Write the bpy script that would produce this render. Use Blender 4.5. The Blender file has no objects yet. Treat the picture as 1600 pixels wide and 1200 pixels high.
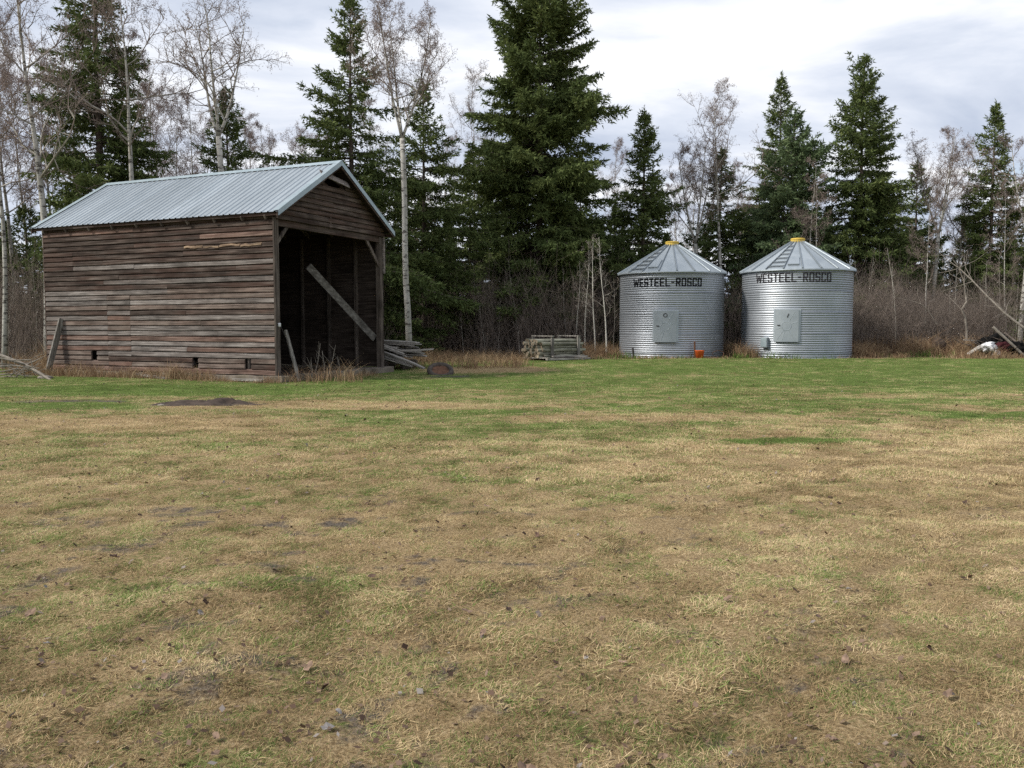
import bpy, math, random
import numpy as np
from mathutils import Vector, Matrix

# ------------------------------------------------------------------ camera, sky, sun, exposure
scene = bpy.context.scene
C = scene.collection
R = math.radians
F_PX, HORIZ, CAM_H = 1320.0, 509.6, 1.4            # focal length in photo pixels, horizon row, eye height
PITCH = math.atan((600 - HORIZ) / F_PX)

cam_data = bpy.data.cameras.new('camera')
cam = bpy.data.objects.new('camera', cam_data)
C.objects.link(cam)
cam_data.sensor_width = 36.0
cam_data.lens = 36.0 * F_PX / 1600.0
cam_data.clip_start = 0.05
cam_data.clip_end = 3000.0
cam.location = (0, 0, CAM_H)
cam.rotation_euler = (math.pi / 2 - PITCH, 0, 0)
scene.camera = cam

SUN_AZ, SUN_EL = R(196), R(40)                      # direction TO the sun, measured from +X towards +Y
sun_dir = Vector((math.cos(SUN_EL) * math.cos(SUN_AZ), math.cos(SUN_EL) * math.sin(SUN_AZ), math.sin(SUN_EL)))
sd = bpy.data.lights.new('sun', 'SUN')
sun = bpy.data.objects.new('sun', sd)
C.objects.link(sun)
sd.energy = 3.5
sd.angle = R(8)
sd.color = (1.0, 0.95, 0.87)
sun.rotation_euler = (-sun_dir).to_track_quat('-Z', 'Y').to_euler()

world = bpy.data.worlds.new('World')
scene.world = world
world.use_nodes = True
wn, wl = world.node_tree.nodes, world.node_tree.links
wn.clear()
def N(tree, kind, **kw):
    n = tree.nodes.new(kind)
    for k, v in kw.items():
        setattr(n, k, v)
    return n
def build_world():
    t = world.node_tree
    out = N(t, 'ShaderNodeOutputWorld')
    sky = N(t, 'ShaderNodeTexSky', sky_type='NISHITA')
    sky.sun_disc = False
    sky.sun_elevation = SUN_EL
    sky.sun_rotation = math.pi / 2 - SUN_AZ
    sky.air_density = 1.0; sky.dust_density = 1.5
    bg1 = N(t, 'ShaderNodeBackground'); bg1.inputs['Strength'].default_value = 0.11
    wl.new(sky.outputs[0], bg1.inputs[0])
    tc = N(t, 'ShaderNodeTexCoord')
    sep = N(t, 'ShaderNodeSeparateXYZ'); wl.new(tc.outputs['Generated'], sep.inputs[0])
    zc = N(t, 'ShaderNodeMath', operation='MAXIMUM'); wl.new(sep.outputs[2], zc.inputs[0]); zc.inputs[1].default_value = 0.0
    za = N(t, 'ShaderNodeMath', operation='ADD'); wl.new(zc.outputs[0], za.inputs[0]); za.inputs[1].default_value = 0.16
    dx = N(t, 'ShaderNodeMath', operation='DIVIDE'); wl.new(sep.outputs[0], dx.inputs[0]); wl.new(za.outputs[0], dx.inputs[1])
    dy = N(t, 'ShaderNodeMath', operation='DIVIDE'); wl.new(sep.outputs[1], dy.inputs[0]); wl.new(za.outputs[0], dy.inputs[1])
    cmb = N(t, 'ShaderNodeCombineXYZ'); wl.new(dx.outputs[0], cmb.inputs[0]); wl.new(dy.outputs[0], cmb.inputs[1])
    def noise(scale, detail, rough, off, dist=0.0):
        m = N(t, 'ShaderNodeMapping'); wl.new(cmb.outputs[0], m.inputs[0])
        m.inputs['Location'].default_value = off
        m.inputs['Scale'].default_value = (1.0, 1.5, 1)
        n = N(t, 'ShaderNodeTexNoise'); wl.new(m.outputs[0], n.inputs['Vector'])
        n.inputs['Scale'].default_value = scale; n.inputs['Detail'].default_value = detail
        n.inputs['Roughness'].default_value = rough; n.inputs['Distortion'].default_value = dist
        return n
    def ramp(src, stops):
        r = N(t, 'ShaderNodeValToRGB'); wl.new(src, r.inputs[0])
        e = r.color_ramp.elements
        e[0].position, e[0].color = stops[0][0], (*stops[0][1], 1)
        e[1].position, e[1].color = stops[1][0], (*stops[1][1], 1)
        for p, c in stops[2:]:
            x = e.new(p); x.color = (*c, 1)
        return r
    na = noise(0.95, 8, 0.55, (3.1, 1.7, 0), 0.45)
    shade = ramp(na.outputs[0], [(0.36, (0.38, 0.44, 0.56)), (0.66, (0.92, 0.92, 0.93)), (0.50, (0.60, 0.645, 0.735))])
    bg2 = N(t, 'ShaderNodeBackground'); wl.new(shade.outputs[0], bg2.inputs[0]); bg2.inputs['Strength'].default_value = 1.0
    nb = noise(0.9, 6, 0.55, (7.4, 4.2, 0), 0.2)
    cov = ramp(nb.outputs[0], [(0.30, (0.45, 0.45, 0.45)), (0.42, (1, 1, 1))])
    mix = N(t, 'ShaderNodeMixShader'); wl.new(cov.outputs[0], mix.inputs[0]); wl.new(bg1.outputs[0], mix.inputs[1]); wl.new(bg2.outputs[0], mix.inputs[2])
    wl.new(mix.outputs[0], out.inputs[0])
build_world()

vs = scene.view_settings
vs.view_transform = 'Standard'; vs.look = 'None'; vs.exposure = 0.36; vs.gamma = 1.0
scene.render.engine = 'CYCLES'
cy = scene.cycles
cy.max_bounces = 6; cy.diffuse_bounces = 3; cy.glossy_bounces = 3; cy.transmission_bounces = 2; cy.transparent_max_bounces = 4
cy.use_denoising = False
cy.sample_clamp_indirect = 3.0
cy.sample_clamp_direct = 12.0
cy.use_adaptive_sampling = False
scene.render.film_transparent = False

rng = np.random.default_rng(7)
rnd = random.Random(11)

# ------------------------------------------------------------------ helpers
def px_x(u, Y):
    return (u - 800) / F_PX * Y
def px_z(v, Y):
    return CAM_H + (HORIZ - v) * Y / F_PX
def ground_at(u, v, z=0.0):
    Y = (CAM_H - z) * F_PX / (v - HORIZ)
    return px_x(u, Y), Y

def sstep(a, b, x):
    t = np.clip((np.asarray(x, float) - a) / (b - a), 0, 1)
    return t * t * (3 - 2 * t)
def hash2(ix, iy, seed):
    v = np.sin(ix * 127.1 + iy * 311.7 + seed * 74.7) * 43758.5453
    return v - np.floor(v)
def vnoise(x, y, seed=0):
    x = np.asarray(x, float); y = np.asarray(y, float)
    ix, iy = np.floor(x), np.floor(y)
    fx, fy = x - ix, y - iy
    fx = fx * fx * (3 - 2 * fx); fy = fy * fy * (3 - 2 * fy)
    a = hash2(ix, iy, seed); b = hash2(ix + 1, iy, seed); c = hash2(ix, iy + 1, seed); d = hash2(ix + 1, iy + 1, seed)
    return (a * (1 - fx) + b * fx) * (1 - fy) + (c * (1 - fx) + d * fx) * fy
def fbm(x, y, seed=0, o=4):
    s, a, t = 0, 0.5, 0
    for k in range(o):
        s = s + a * vnoise(x * 2 ** k, y * 2 ** k, seed + k * 13); t += a; a *= 0.55
    return s / t
def blob(x, y, cx, cy_, rx, ry):
    d = ((x - cx) / rx) ** 2 + ((y - cy_) / ry) ** 2
    return np.clip(1.25 - d, 0, 1)

def gh(x, y):
    """height of the ground"""
    x = np.asarray(x, float); y = np.asarray(y, float)
    z = 0.15 * sstep(22, 33, y) * (0.3 + 0.7 * sstep(-6, 2, x))
    z = z + 0.07 * (fbm(x * 0.22, y * 0.22, 3, 3) - 0.5) + 0.045 * (fbm(x * 1.3, y * 1.3, 9, 3) - 0.5) * sstep(40, 10, y)
    z = z + 0.06 * (fbm(x * 4.5, y * 4.5, 21, 2) - 0.5) * sstep(16, 6, y)
    # two shallow wheel ruts crossing the foreground
    for off in (2.77, 1.25):
        d = np.abs((x * 0.77 - y * 0.64) + off)
        z = z - 0.04 * np.exp(-(d / 0.22) ** 2)
    return z

def fields(x, y):
    """green 0..1, mud 0..1, litter 0..1 at ground points"""
    x = np.asarray(x, float); y = np.asarray(y, float)
    n1 = fbm(x * 0.23 + 3, y * 0.42 + 1, 31, 4)
    n2 = fbm(x * 0.9, y * 1.3, 47, 4)
    n3 = fbm(x * 5.0, y * 5.6, 53, 3)
    base = np.interp(y, [0, 3.5, 6, 8.5, 10, 12, 14.5, 18, 24, 31, 34.2, 35.2], [.22, .18, .13, .15, .27, .45, .55, .66, .74, .78, .78, .05])
    base = base + np.interp(x, [-12, -3, 0, 2, 5, 12], [.05, .07, .03, -.08, -.13, -.10]) * sstep(14, 9, y)
    g = base + (n1 - 0.5) * 0.55 + (n2 - 0.5) * 0.45 + (n3 - 0.5) * 0.75
    g = g + 0.75 * blob(x, y, 3.55, 10.25, 1.15, 0.33) + 0.35 * blob(x, y, 7.6, 13.4, 1.6, 0.5)
    g = g + 0.55 * blob(x, y, -8.0, 18.3, 4.2, 1.5) + 0.45 * blob(x, y, -9.5, 14.8, 3.6, .7)
    g = g - 0.45 * blob(x, y, -3.3, 15.0, 4.2, 0.9) - 0.4 * blob(x, y, -8, 12.2, 5, 1.3) - 0.35 * blob(x, y, 2.2, 13.0, 2.6, .6)
    g = g - 0.9 * blob(x, y, -0.8, 26.5, 2.4, 1.7)
    g = g - 0.25 * blob(x, y, 9.5, 17.0, 4.0, 1.0)
    # behind the yard edge: no lawn
    edge = 33.5 + 2.0 * (fbm(x * .5, x * .1, 5, 2) - .5) - 3.2 * sstep(-1.5, -5, x) - 3.0 * sstep(-9, -13, x)
    litter = sstep(-0.4, 0.6, y - edge)
    g = np.clip(g, 0, 1) * (1 - litter)
    m = sstep(0.53, 0.66, fbm(x * 3.4 + 9, y * 4.6, 71, 3)) * np.interp(x, [-6, -1, 1, 3, 6], [.62, .62, .45, .12, .08]) * sstep(9.5, 5.5, y)
    m = np.maximum(m, 0.5 * sstep(.5, .66, fbm(x * 1.8 + 4, y * 2.6, 83, 4)) * sstep(3.6, 2.6, y))
    d0 = np.abs((x * 0.77 - y * 0.64) + 2.77); d1 = np.abs((x * 0.77 - y * 0.64) + 1.25)
    rut = np.maximum(np.exp(-(d0 / .25) ** 2), np.exp(-(d1 / .25) ** 2))
    m = np.maximum(m, 0.40 * rut * sstep(.4, .6, fbm(x * 1.7, y * 1.7, 91, 3)) * sstep(12, 8, y))
    soil = blob(x, y, -5.55, 15.05, 1.05, .42) * sstep(.3, .55, fbm(x * 1.6, y * 2.6, 97, 3) + .12)
    soil = np.maximum(soil, .7 * blob(x, y, -8.2, 15.7, 2.0, .4) * sstep(.45, .6, fbm(x * 1.3, y * 2.2, 99, 3)))
    soil = np.maximum(soil, .8 * blob(x, y, -1.6, 23.6, 1.7, 0.75) * sstep(.36, .6, fbm(x * 1.2, y * 1.9, 101, 3)))
    m = np.maximum(m, soil)
    return g, np.clip(m, 0, 1), litter

def raw_mesh(name, V, F):
    """V (n,3); F (m,3) or (m,4) int arrays -> mesh, quickly"""
    V = np.asarray(V, np.float32); F = np.asarray(F, np.int32)
    me = bpy.data.meshes.new(name)
    me.vertices.add(len(V)); me.vertices.foreach_set('co', V.ravel())
    k = F.shape[1]
    me.loops.add(F.size); me.loops.foreach_set('vertex_index', F.ravel())
    me.polygons.add(len(F))
    me.polygons.foreach_set('loop_start', np.arange(0, F.size, k, dtype=np.int32))
    me.polygons.foreach_set('loop_total', np.full(len(F), k, np.int32))
    me.update(calc_edges=True)
    return me
def face_attr(me, name, vals):
    a = me.attributes.new(name, 'FLOAT', 'FACE')
    a.data.foreach_set('value', np.asarray(vals, np.float32))
def link(name, me, mat=None, parent=None, smooth=False):
    o = bpy.data.objects.new(name, me)
    C.objects.link(o)
    if mat is not None and me is not None and not me.materials:
        me.materials.append(mat)
    if parent is not None:
        o.parent = parent
    if smooth:
        me.polygons.foreach_set('use_smooth', np.ones(len(me.polygons), bool))
    return o
class MB:
    """collects small shapes; build() links them as ONE mesh"""
    def __init__(self): self.v = []; self.f = []
    def add(self, V, F):
        b = len(self.v); self.v += [tuple(p) for p in V]; self.f += [tuple(i + b for i in f) for f in F]; return self
    def box(self, x0, x1, y0, y1, z0, z1):
        V = [(x0, y0, z0), (x1, y0, z0), (x1, y1, z0), (x0, y1, z0), (x0, y0, z1), (x1, y0, z1), (x1, y1, z1), (x0, y1, z1)]
        return self.add(V, [(0, 3, 2, 1), (4, 5, 6, 7), (0, 1, 5, 4), (1, 2, 6, 5), (2, 3, 7, 6), (3, 0, 4, 7)])
    def bar(self, p, q, w, t, up=(0, 0, 1)):
        """plank from p to q, w wide (across), t thick (along up)"""
        p, q, up = Vector(p), Vector(q), Vector(up)
        d = (q - p).normalized(); s = d.cross(up)
        if s.length < 1e-4: s = d.cross(Vector((1, 0, 0)))
        s.normalize(); n = s.cross(d).normalized()
        V = [a + s * (w / 2 * i) + n * (t / 2 * j) for a in (p, q) for i, j in ((-1, -1), (1, -1), (1, 1), (-1, 1))]
        return self.add(V, [(0, 1, 2, 3), (7, 6, 5, 4), (0, 4, 5, 1), (1, 5, 6, 2), (2, 6, 7, 3), (3, 7, 4, 0)])
    def tube(self, pts, rad, n=8, caps=True):
        pts = [Vector(p) for p in pts]
        if not hasattr(rad, '__len__'): rad = [rad] * len(pts)
        V, F = [], []
        for i, p in enumerate(pts):
            d = (pts[min(i + 1, len(pts) - 1)] - pts[max(i - 1, 0)]).normalized()
            s = d.cross(Vector((0.13, 0.97, 0.21))).normalized(); t = d.cross(s)
            for k in range(n):
                a = 2 * math.pi * k / n
                V.append(p + (s * math.cos(a) + t * math.sin(a)) * rad[i])
        for i in range(len(pts) - 1):
            for k in range(n):
                F.append((i * n + k, i * n + (k + 1) % n, (i + 1) * n + (k + 1) % n, (i + 1) * n + k))
        if caps:
            F.append(tuple(range(n))[::-1]); F.append(tuple((len(pts) - 1) * n + k for k in range(n)))
        return self.add(V, F)
    def lathe(self, prof, n=24, close=False):
        V, F = [], []
        for r, z in prof:
            for k in range(n):
                a = 2 * math.pi * k / n
                V.append((r * math.cos(a), r * math.sin(a), z))
        m = len(prof)
        for i in range(m if close else m - 1):
            for k in range(n):
                j = (i + 1) % m
                F.append((i * n + k, i * n + (k + 1) % n, j * n + (k + 1) % n, j * n + k))
        return self.add(V, F)
    def mesh(self, name):
        me = bpy.data.meshes.new(name); me.from_pydata(self.v, [], self.f); me.update(); return me
    def build(self, name, mat, parent=None, smooth=False):
        return link(name, self.mesh(name), mat, parent, smooth)
def tag(o, label=None, cat=None, group=None, kind=None):
    if label: o['label'] = label
    if cat: o['category'] = cat
    if group: o['group'] = group
    if kind: o['kind'] = kind
    return o
def thing(name, label, cat, loc=(0, 0, 0), rotz=0.0, group=None):
    o = bpy.data.objects.new(name, None); C.objects.link(o)
    o.empty_display_size = 0.2
    o.location = loc; o.rotation_euler = (0, 0, rotz)
    return tag(o, label, cat, group)
def copy_tree(o, parent=None):
    c = o.copy(); C.objects.link(c)
    if parent is not None: c.parent = parent
    for ch in list(o.children): copy_tree(ch, c)
    return c

# ------------------------------------------------------------------ materials
def new_mat(name, rough=0.85, spec=0.2, metal=0.0):
    m = bpy.data.materials.new(name); m.use_nodes = True
    b = m.node_tree.nodes['Principled BSDF']
    b.inputs['Roughness'].default_value = rough
    b.inputs['Specular IOR Level'].default_value = spec
    b.inputs['Metallic'].default_value = metal
    return m, m.node_tree, b
def mnoise(t, vec, scale, detail=4, rough=0.55, mscale=(1, 1, 1)):
    mp = N(t, 'ShaderNodeMapping'); t.links.new(vec, mp.inputs[0]); mp.inputs['Scale'].default_value = mscale
    n = N(t, 'ShaderNodeTexNoise'); t.links.new(mp.outputs[0], n.inputs['Vector'])
    n.inputs['Scale'].default_value = scale; n.inputs['Detail'].default_value = detail; n.inputs['Roughness'].default_value = rough
    return n.outputs[0]
def mramp(t, src, stops):
    r = N(t, 'ShaderNodeValToRGB'); t.links.new(src, r.inputs[0])
    e = r.color_ramp.elements
    def c4(c): return (*c, 1) if hasattr(c, '__len__') else (c, c, c, 1)
    e[0].position, e[0].color = stops[0][0], c4(stops[0][1]); e[1].position, e[1].color = stops[1][0], c4(stops[1][1])
    for p, c in stops[2:]:
        x = e.new(p); x.color = c4(c)
    return r.outputs[0]
def mmix(t, fac, a, b, mode='MIX'):
    m = N(t, 'ShaderNodeMix', data_type='RGBA', blend_type=mode)
    if isinstance(fac, (int, float)): m.inputs[0].default_value = fac
    else: t.links.new(fac, m.inputs[0])
    for i, x in ((6, a), (7, b)):
        if hasattr(x, 'links'): t.links.new(x, m.inputs[i])
        else: m.inputs[i].default_value = (*x, 1)
    return m.outputs[2]
def mmath(t, op, a, b=None):
    m = N(t, 'ShaderNodeMath', operation=op)
    for i, x in enumerate((a, b)):
        if x is None: continue
        if isinstance(x, (int, float)): m.inputs[i].default_value = x
        else: t.links.new(x, m.inputs[i])
    return m.outputs[0]
def mbump(t, b, h, strength=0.4, dist=0.01):
    n = N(t, 'ShaderNodeBump'); n.inputs['Strength'].default_value = strength; n.inputs['Distance'].default_value = dist
    t.links.new(h, n.inputs['Height']); t.links.new(n.outputs[0], b.inputs['Normal'])
def objvec(t, seeded=True):
    tc = N(t, 'ShaderNodeTexCoord').outputs['Object']
    if not seeded: return tc
    oi = N(t, 'ShaderNodeObjectInfo').outputs['Random']
    v = N(t, 'ShaderNodeVectorMath', operation='ADD'); t.links.new(tc, v.inputs[0])
    sc = mmath(t, 'MULTIPLY', oi, 37.0)
    cb = N(t, 'ShaderNodeCombineXYZ')
    for i in range(3): t.links.new(sc, cb.inputs[i])
    t.links.new(cb.outputs[0], v.inputs[1])
    return v.outputs[0]

def wood_mat(name, c_dark, c_mid, c_light, stretch=(30, 1.2, 30), red=None, red_amt=0.5, blotch=0.6):
    """weathered grey wood, grain along the axis with the small stretch value"""
    m, t, b = new_mat(name, 0.9, 0.12)
    v = objvec(t)
    g = mnoise(t, v, 1.0, 6, 0.62, stretch)
    g2 = mnoise(t, v, 1.0, 3, 0.5, tuple(s * .22 + .4 for s in stretch))
    col = mramp(t, g, [(0.34, c_dark), (0.66, c_light), (0.5, c_mid)])
    oi = N(t, 'ShaderNodeObjectInfo').outputs['Random']
    tone = mramp(t, oi, [(0.0, 0.80), (1.0, 1.16)])
    col = mmix(t, 1.0, col, tone, 'MULTIPLY')
    if red is not None:
        fac = mramp(t, g2, [(0.46, 0.0), (0.62, red_amt)])
        col = mmix(t, fac, col, red)
    dk = mramp(t, mnoise(t, v, 1.3, 5, 0.65, (1, .7, 1)), [(0.36, blotch), (0.52, 1.0), (.66, 1.25)])
    col = mmix(t, 1.0, col, dk, 'MULTIPLY')
    t.links.new(col, b.inputs['Base Color'])
    mbump(t, b, g, 0.6, 0.008)
    return m
M = {}
M['siding'] = wood_mat('siding', (0.068, 0.050, 0.041), (0.148, 0.115, 0.097), (0.264, 0.218, 0.185), red=(.15, .095, .075), red_amt=.35)
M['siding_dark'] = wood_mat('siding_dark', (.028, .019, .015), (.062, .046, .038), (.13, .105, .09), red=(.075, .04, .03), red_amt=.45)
M['siding_red'] = wood_mat('siding_red', (0.064, 0.040, 0.031), (0.132, 0.088, 0.071), (0.232, 0.169, 0.139), red=(.16, .09, .068), red_amt=.5)
M['siding_pale'] = wood_mat('siding_pale', (.072, .062, .056), (.162, .143, .130), (.285, .258, .238), red=(.16, .11, .09), red_amt=.2)
M['siding_raw'] = wood_mat('siding_raw', (.09, .062, .045), (.20, .14, .095), (.40, .30, .20), blotch=.4)
M['gable'] = wood_mat('gable', (.030, .022, .018), (.072, .055, .046), (.15, .12, .102), stretch=(1.2, 30, 30), red=(.08, .042, .03), red_amt=.4)
M['timber'] = wood_mat('timber', (.04, .032, .027), (.09, .074, .062), (.17, .145, .125), stretch=(20, 20, 1.2))
M['brace'] = wood_mat('brace_wood', (.06, .055, .05), (.12, .112, .104), (.20, .19, .178), stretch=(1.5, 20, 12))
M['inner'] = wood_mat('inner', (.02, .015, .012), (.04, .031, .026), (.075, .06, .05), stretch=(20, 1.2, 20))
M['greyplank'] = wood_mat('greyplank', (.13, .12, .105), (.27, .25, .225), (.45, .425, .385), stretch=(1.2, 25, 25), blotch=.55)
M['greyplank_z'] = wood_mat('greyplank_z', (.10, .092, .08), (.2, .185, .165), (.34, .32, .29), stretch=(22, 22, 1.2), blotch=.6)
M['post'] = wood_mat('post', (.11, .108, .08), (.225, .22, .17), (.38, .37, .30), stretch=(1.4, 22, 22), blotch=.55)
M['postend'] = wood_mat('postend', (.09, .07, .05), (.19, .155, .115), (.33, .28, .21), stretch=(9, 9, 9))

def concrete():
    m, t, b = new_mat('concrete', .92, .2)
    v = objvec(t)
    n = mnoise(t, v, 3.0, 8, .65)
    col = mramp(t, n, [(.3, (.075, .062, .050)), (.7, (.215, .185, .152))])
    moss = mramp(t, mnoise(t, v, 1.4, 4, .6), [(.5, 0.0), (.68, .55)])
    col = mmix(t, moss, col, (.12, .10, .06))
    t.links.new(col, b.inputs['Base Color']); mbump(t, b, n, .7, .02)
    return m
M['concrete'] = concrete()

def metal(name, c1, c2, rough, metal_, streak=(6, 6, 1.0), rust=0.0, spec=.5):
    m, t, b = new_mat(name, rough, spec, metal_)
    v = objvec(t)
    n = mnoise(t, v, 1.0, 5, .6, streak)
    col = mramp(t, n, [(.32, c1), (.68, c2)])
    if rust:
        f = mramp(t, mnoise(t, v, 3.2, 6, .7), [(.60, 0.0), (.72, rust)])
        col = mmix(t, f, col, (.16, .085, .05))
    oi = N(t, 'ShaderNodeObjectInfo').outputs['Random']
    col = mmix(t, 1.0, col, mramp(t, oi, [(0.0, .91), (1.0, 1.06)]), 'MULTIPLY')
    t.links.new(col, b.inputs['Base Color'])
    sp = mnoise(t, v, 28, 3, .6)
    t.links.new(mramp(t, sp, [(.3, rough - .03), (.7, rough + .04)]), b.inputs['Roughness'])
    return m
M['galv'] = metal('galvanised', (.31, .335, .365), (.40, .425, .46), .48, .70, (.8, .8, .5), rust=.05)
M['galv_flat'] = metal('galvanised_flat', (.33, .375, .41), (.43, .475, .505), .50, .62, (2, 2, 2), rust=.05)
M['doormetal'] = metal('door_metal', (.25, .285, .31), (.33, .365, .39), .55, .5, (2, 2, 2), rust=.08)
M['roofmetal'] = metal('roof_metal', (.34, .385, .415), (.44, .485, .515), .46, .62, (.7, 3, 3), rust=.04)
M['trimmetal'] = metal('trim_metal', (.30, .37, .40), (.40, .47, .50), .5, .55, (3, 3, 3))
M['rung'] = metal('rung_metal', (.12, .14, .155), (.18, .20, .215), .6, .5, (3, 3, 3))
M['rib'] = metal('rib_metal', (.21, .245, .27), (.29, .325, .355), .5, .6, (3, 3, 3))

def plain(name, col, rough=.7, var=.35, scale=6.0, spec=.25, metal_=0.0, bump=True):
    m, t, b = new_mat(name, rough, spec, metal_)
    v = objvec(t)
    n = mnoise(t, v, scale, 5, .6)
    lo = tuple(c * (1 - var) for c in col); hi = tuple(min(1, c * (1 + var)) for c in col)
    t.links.new(mramp(t, n, [(.3, lo), (.7, hi)]), b.inputs['Base Color'])
    if bump: mbump(t, b, n, .3, .01)
    return m
M['yellow'] = plain('yellow_paint', (.58, .41, .08), .55, .25)
M['letter'] = plain('black_paint', (.016, .016, .019), .85, .4, 6.0, .05)
M['letter_faded'] = plain('faded_black_paint', (.045, .043, .048), .85, .5, 6.0, .05)
M['orange'] = plain('orange_plastic', (.62, .12, .025), .5, .2)
M['darkmetal'] = plain('dark_metal', (.035, .03, .028), .7, .4)
M['rust'] = plain('rusty_iron', (.12, .062, .038), .9, .5, 9)
M['rubber'] = plain('old_rubber', (.075, .062, .052), .95, .5, 7)
M['blackplastic'] = plain('black_plastic', (.008, .008, .008), .9, .4, 6.0, .06)
M['white'] = plain('white_plastic', (.62, .62, .63), .6, .2)
M['maroon'] = plain('maroon_plastic', (.05, .014, .017), .8, .4, 6.0, .08)
M['soil'] = plain('soil', (.050, .036, .028), .97, .55, 7)
M['stone'] = plain('fieldstone', (.24, .21, .18), .9, .4, 5)
M['deadwood'] = plain('dead_branch', (.22, .195, .165), .92, .4, 8, spec=.08, bump=False)
M['twig'] = plain('twig_bark', (.205, .168, .142), .95, .35, 4, spec=.08, bump=False)
M['sapling'] = plain('sapling_bark', (.36, .335, .29), .9, .4, 3, spec=.08, bump=False)
M['pale'] = plain('pale_sapling_bark', (.52, .50, .44), .9, .3, 3, spec=.08, bump=False)
M['sprucebark'] = plain('spruce_bark', (.085, .068, .056), .96, .45, 8)

def attr_mat(name, stops, rough=.8, transl=0.0, attr='tint', spec=.1):
    m, t, b = new_mat(name, rough, spec)
    a = N(t, 'ShaderNodeAttribute', attribute_name=attr).outputs['Fac']
    col = mramp(t, a, stops)
    t.links.new(col, b.inputs['Base Color'])
    if transl:
        out = t.nodes['Material Output']
        tr = N(t, 'ShaderNodeBsdfTranslucent'); t.links.new(col, tr.inputs[0])
        mx = N(t, 'ShaderNodeMixShader'); mx.inputs[0].default_value = transl
        t.links.new(b.outputs[0], mx.inputs[1]); t.links.new(tr.outputs[0], mx.inputs[2]); t.links.new(mx.outputs[0], out.inputs[0])
    return m
M['needles'] = attr_mat('spruce_needles', [(0, (.050, .074, .026)), (1, (.19, .22, .075)), (.55, (.105, .138, .048))], .75, .2)
M['needles_blue'] = attr_mat('pine_needles', [(0, (.060, .092, .048)), (1, (.19, .24, .11)), (.55, (.115, .16, .075))], .75, .2)
M['catkin'] = attr_mat('aspen_catkins', [(0, (.13, .095, .085)), (1, (.36, .29, .26)), (.5, (.22, .17, .155))], .9, .2)
M['rushes'] = attr_mat('dead_weeds', [(0, (.16, .085, .05)), (1, (.46, .36, .22)), (.5, (.30, .20, .12))], .9, .25)
M['undergreen'] = attr_mat('weed_green', [(0, (.05, .09, .02)), (1, (.15, .23, .05))], .8, .25)

def aspen_bark():
    m, t, b = new_mat('aspen_bark', .85, .15)
    tc = N(t, 'ShaderNodeTexCoord').outputs['Object']
    n = mnoise(t, tc, 1.0, 5, .6, (5, 5, 1.5))
    col = mramp(t, n, [(.3, (.25, .24, .21)), (.7, (.50, .485, .445))])
    scar = mramp(t, mnoise(t, tc, 1.0, 4, .62, (4.0, 4.0, 11)), [(.53, 0.0), (.60, .92)])
    col = mmix(t, scar, col, (.055, .048, .042))
    sep = N(t, 'ShaderNodeSeparateXYZ'); t.links.new(tc, sep.inputs[0])
    low = mramp(t, mmath(t, 'MULTIPLY', sep.outputs[2], .25), [(0.05, .75), (.45, 0.0)])
    col = mmix(t, mmath(t, 'MULTIPLY', low, .6), col, (.13, .12, .10))
    t.links.new(col, b.inputs['Base Color']); mbump(t, b, n, .4, .01)
    return m
M['aspen'] = aspen_bark()

def lawn_colors(t, green, mud, litter, rand, fine):
    """shared by the ground sheet and the blades: colour from the greenness and mud fields plus per-blade chance"""
    isg = mmath(t, 'SUBTRACT', green, mmath(t, 'MULTIPLY', mmath(t, 'SUBTRACT', rand, .5), 1.0))
    fg = mramp(t, isg, [(.36, 0.0), (.62, 1.0)])
    straw = mramp(t, fine, [(.10, (.185, .125, .064)), (.88, (.70, .55, .335)), (.5, (.49, .366, .198))])
    grn = mramp(t, fine, [(.10, (.088, .115, .034)), (.88, (.25, .33, .095)), (.5, (.14, .215, .050))])
    col = mmix(t, fg, straw, grn)
    return col
def ground_mat():
    m, t, b = new_mat('lawn_ground', .97, .08)
    g = N(t, 'ShaderNodeAttribute', attribute_name='green').outputs['Fac']
    mu = N(t, 'ShaderNodeAttribute', attribute_name='mud').outputs['Fac']
    li = N(t, 'ShaderNodeAttribute', attribute_name='litter').outputs['Fac']
    pos = N(t, 'ShaderNodeNewGeometry').outputs['Position']
    n1 = mnoise(t, pos, 18, 6, .7, (1, 1, 1)); n2 = mramp(t, mnoise(t, pos, 60, 5, .75), [(.30, 0.0), (.70, 1.0)]); n3 = mnoise(t, pos, 2.5, 5, .6)
    col = lawn_colors(t, g, mu, li, n1, n2)
    col = mmix(t, 1.0, col, (.80, .77, .75), 'MULTIPLY')          # bare thatch and soil seen between the blades
    soilc = mramp(t, n2, [(.1, (.055, .043, .035)), (.9, (.20, .178, .158))])
    wet = mramp(t, mmath(t, 'ADD', mu, mmath(t, 'MULTIPLY', mmath(t, 'SUBTRACT', mnoise(t, pos, 9, 5, .65), .5), 1.6)), [(.35, 0.0), (.70, .9)])
    col = mmix(t, wet, col, soilc)
    lit = mramp(t, n1, [(.3, (.062, .042, .028)), (.7, (.20, .145, .095))])
    col = mmix(t, li, col, lit)
    t.links.new(col, b.inputs['Base Color'])
    h = mmath(t, 'ADD', n2, mmath(t, 'MULTIPLY', n3, 1.2))
    mbump(t, b, h, .8, .03)
    return m
M['ground'] = ground_mat()
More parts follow.
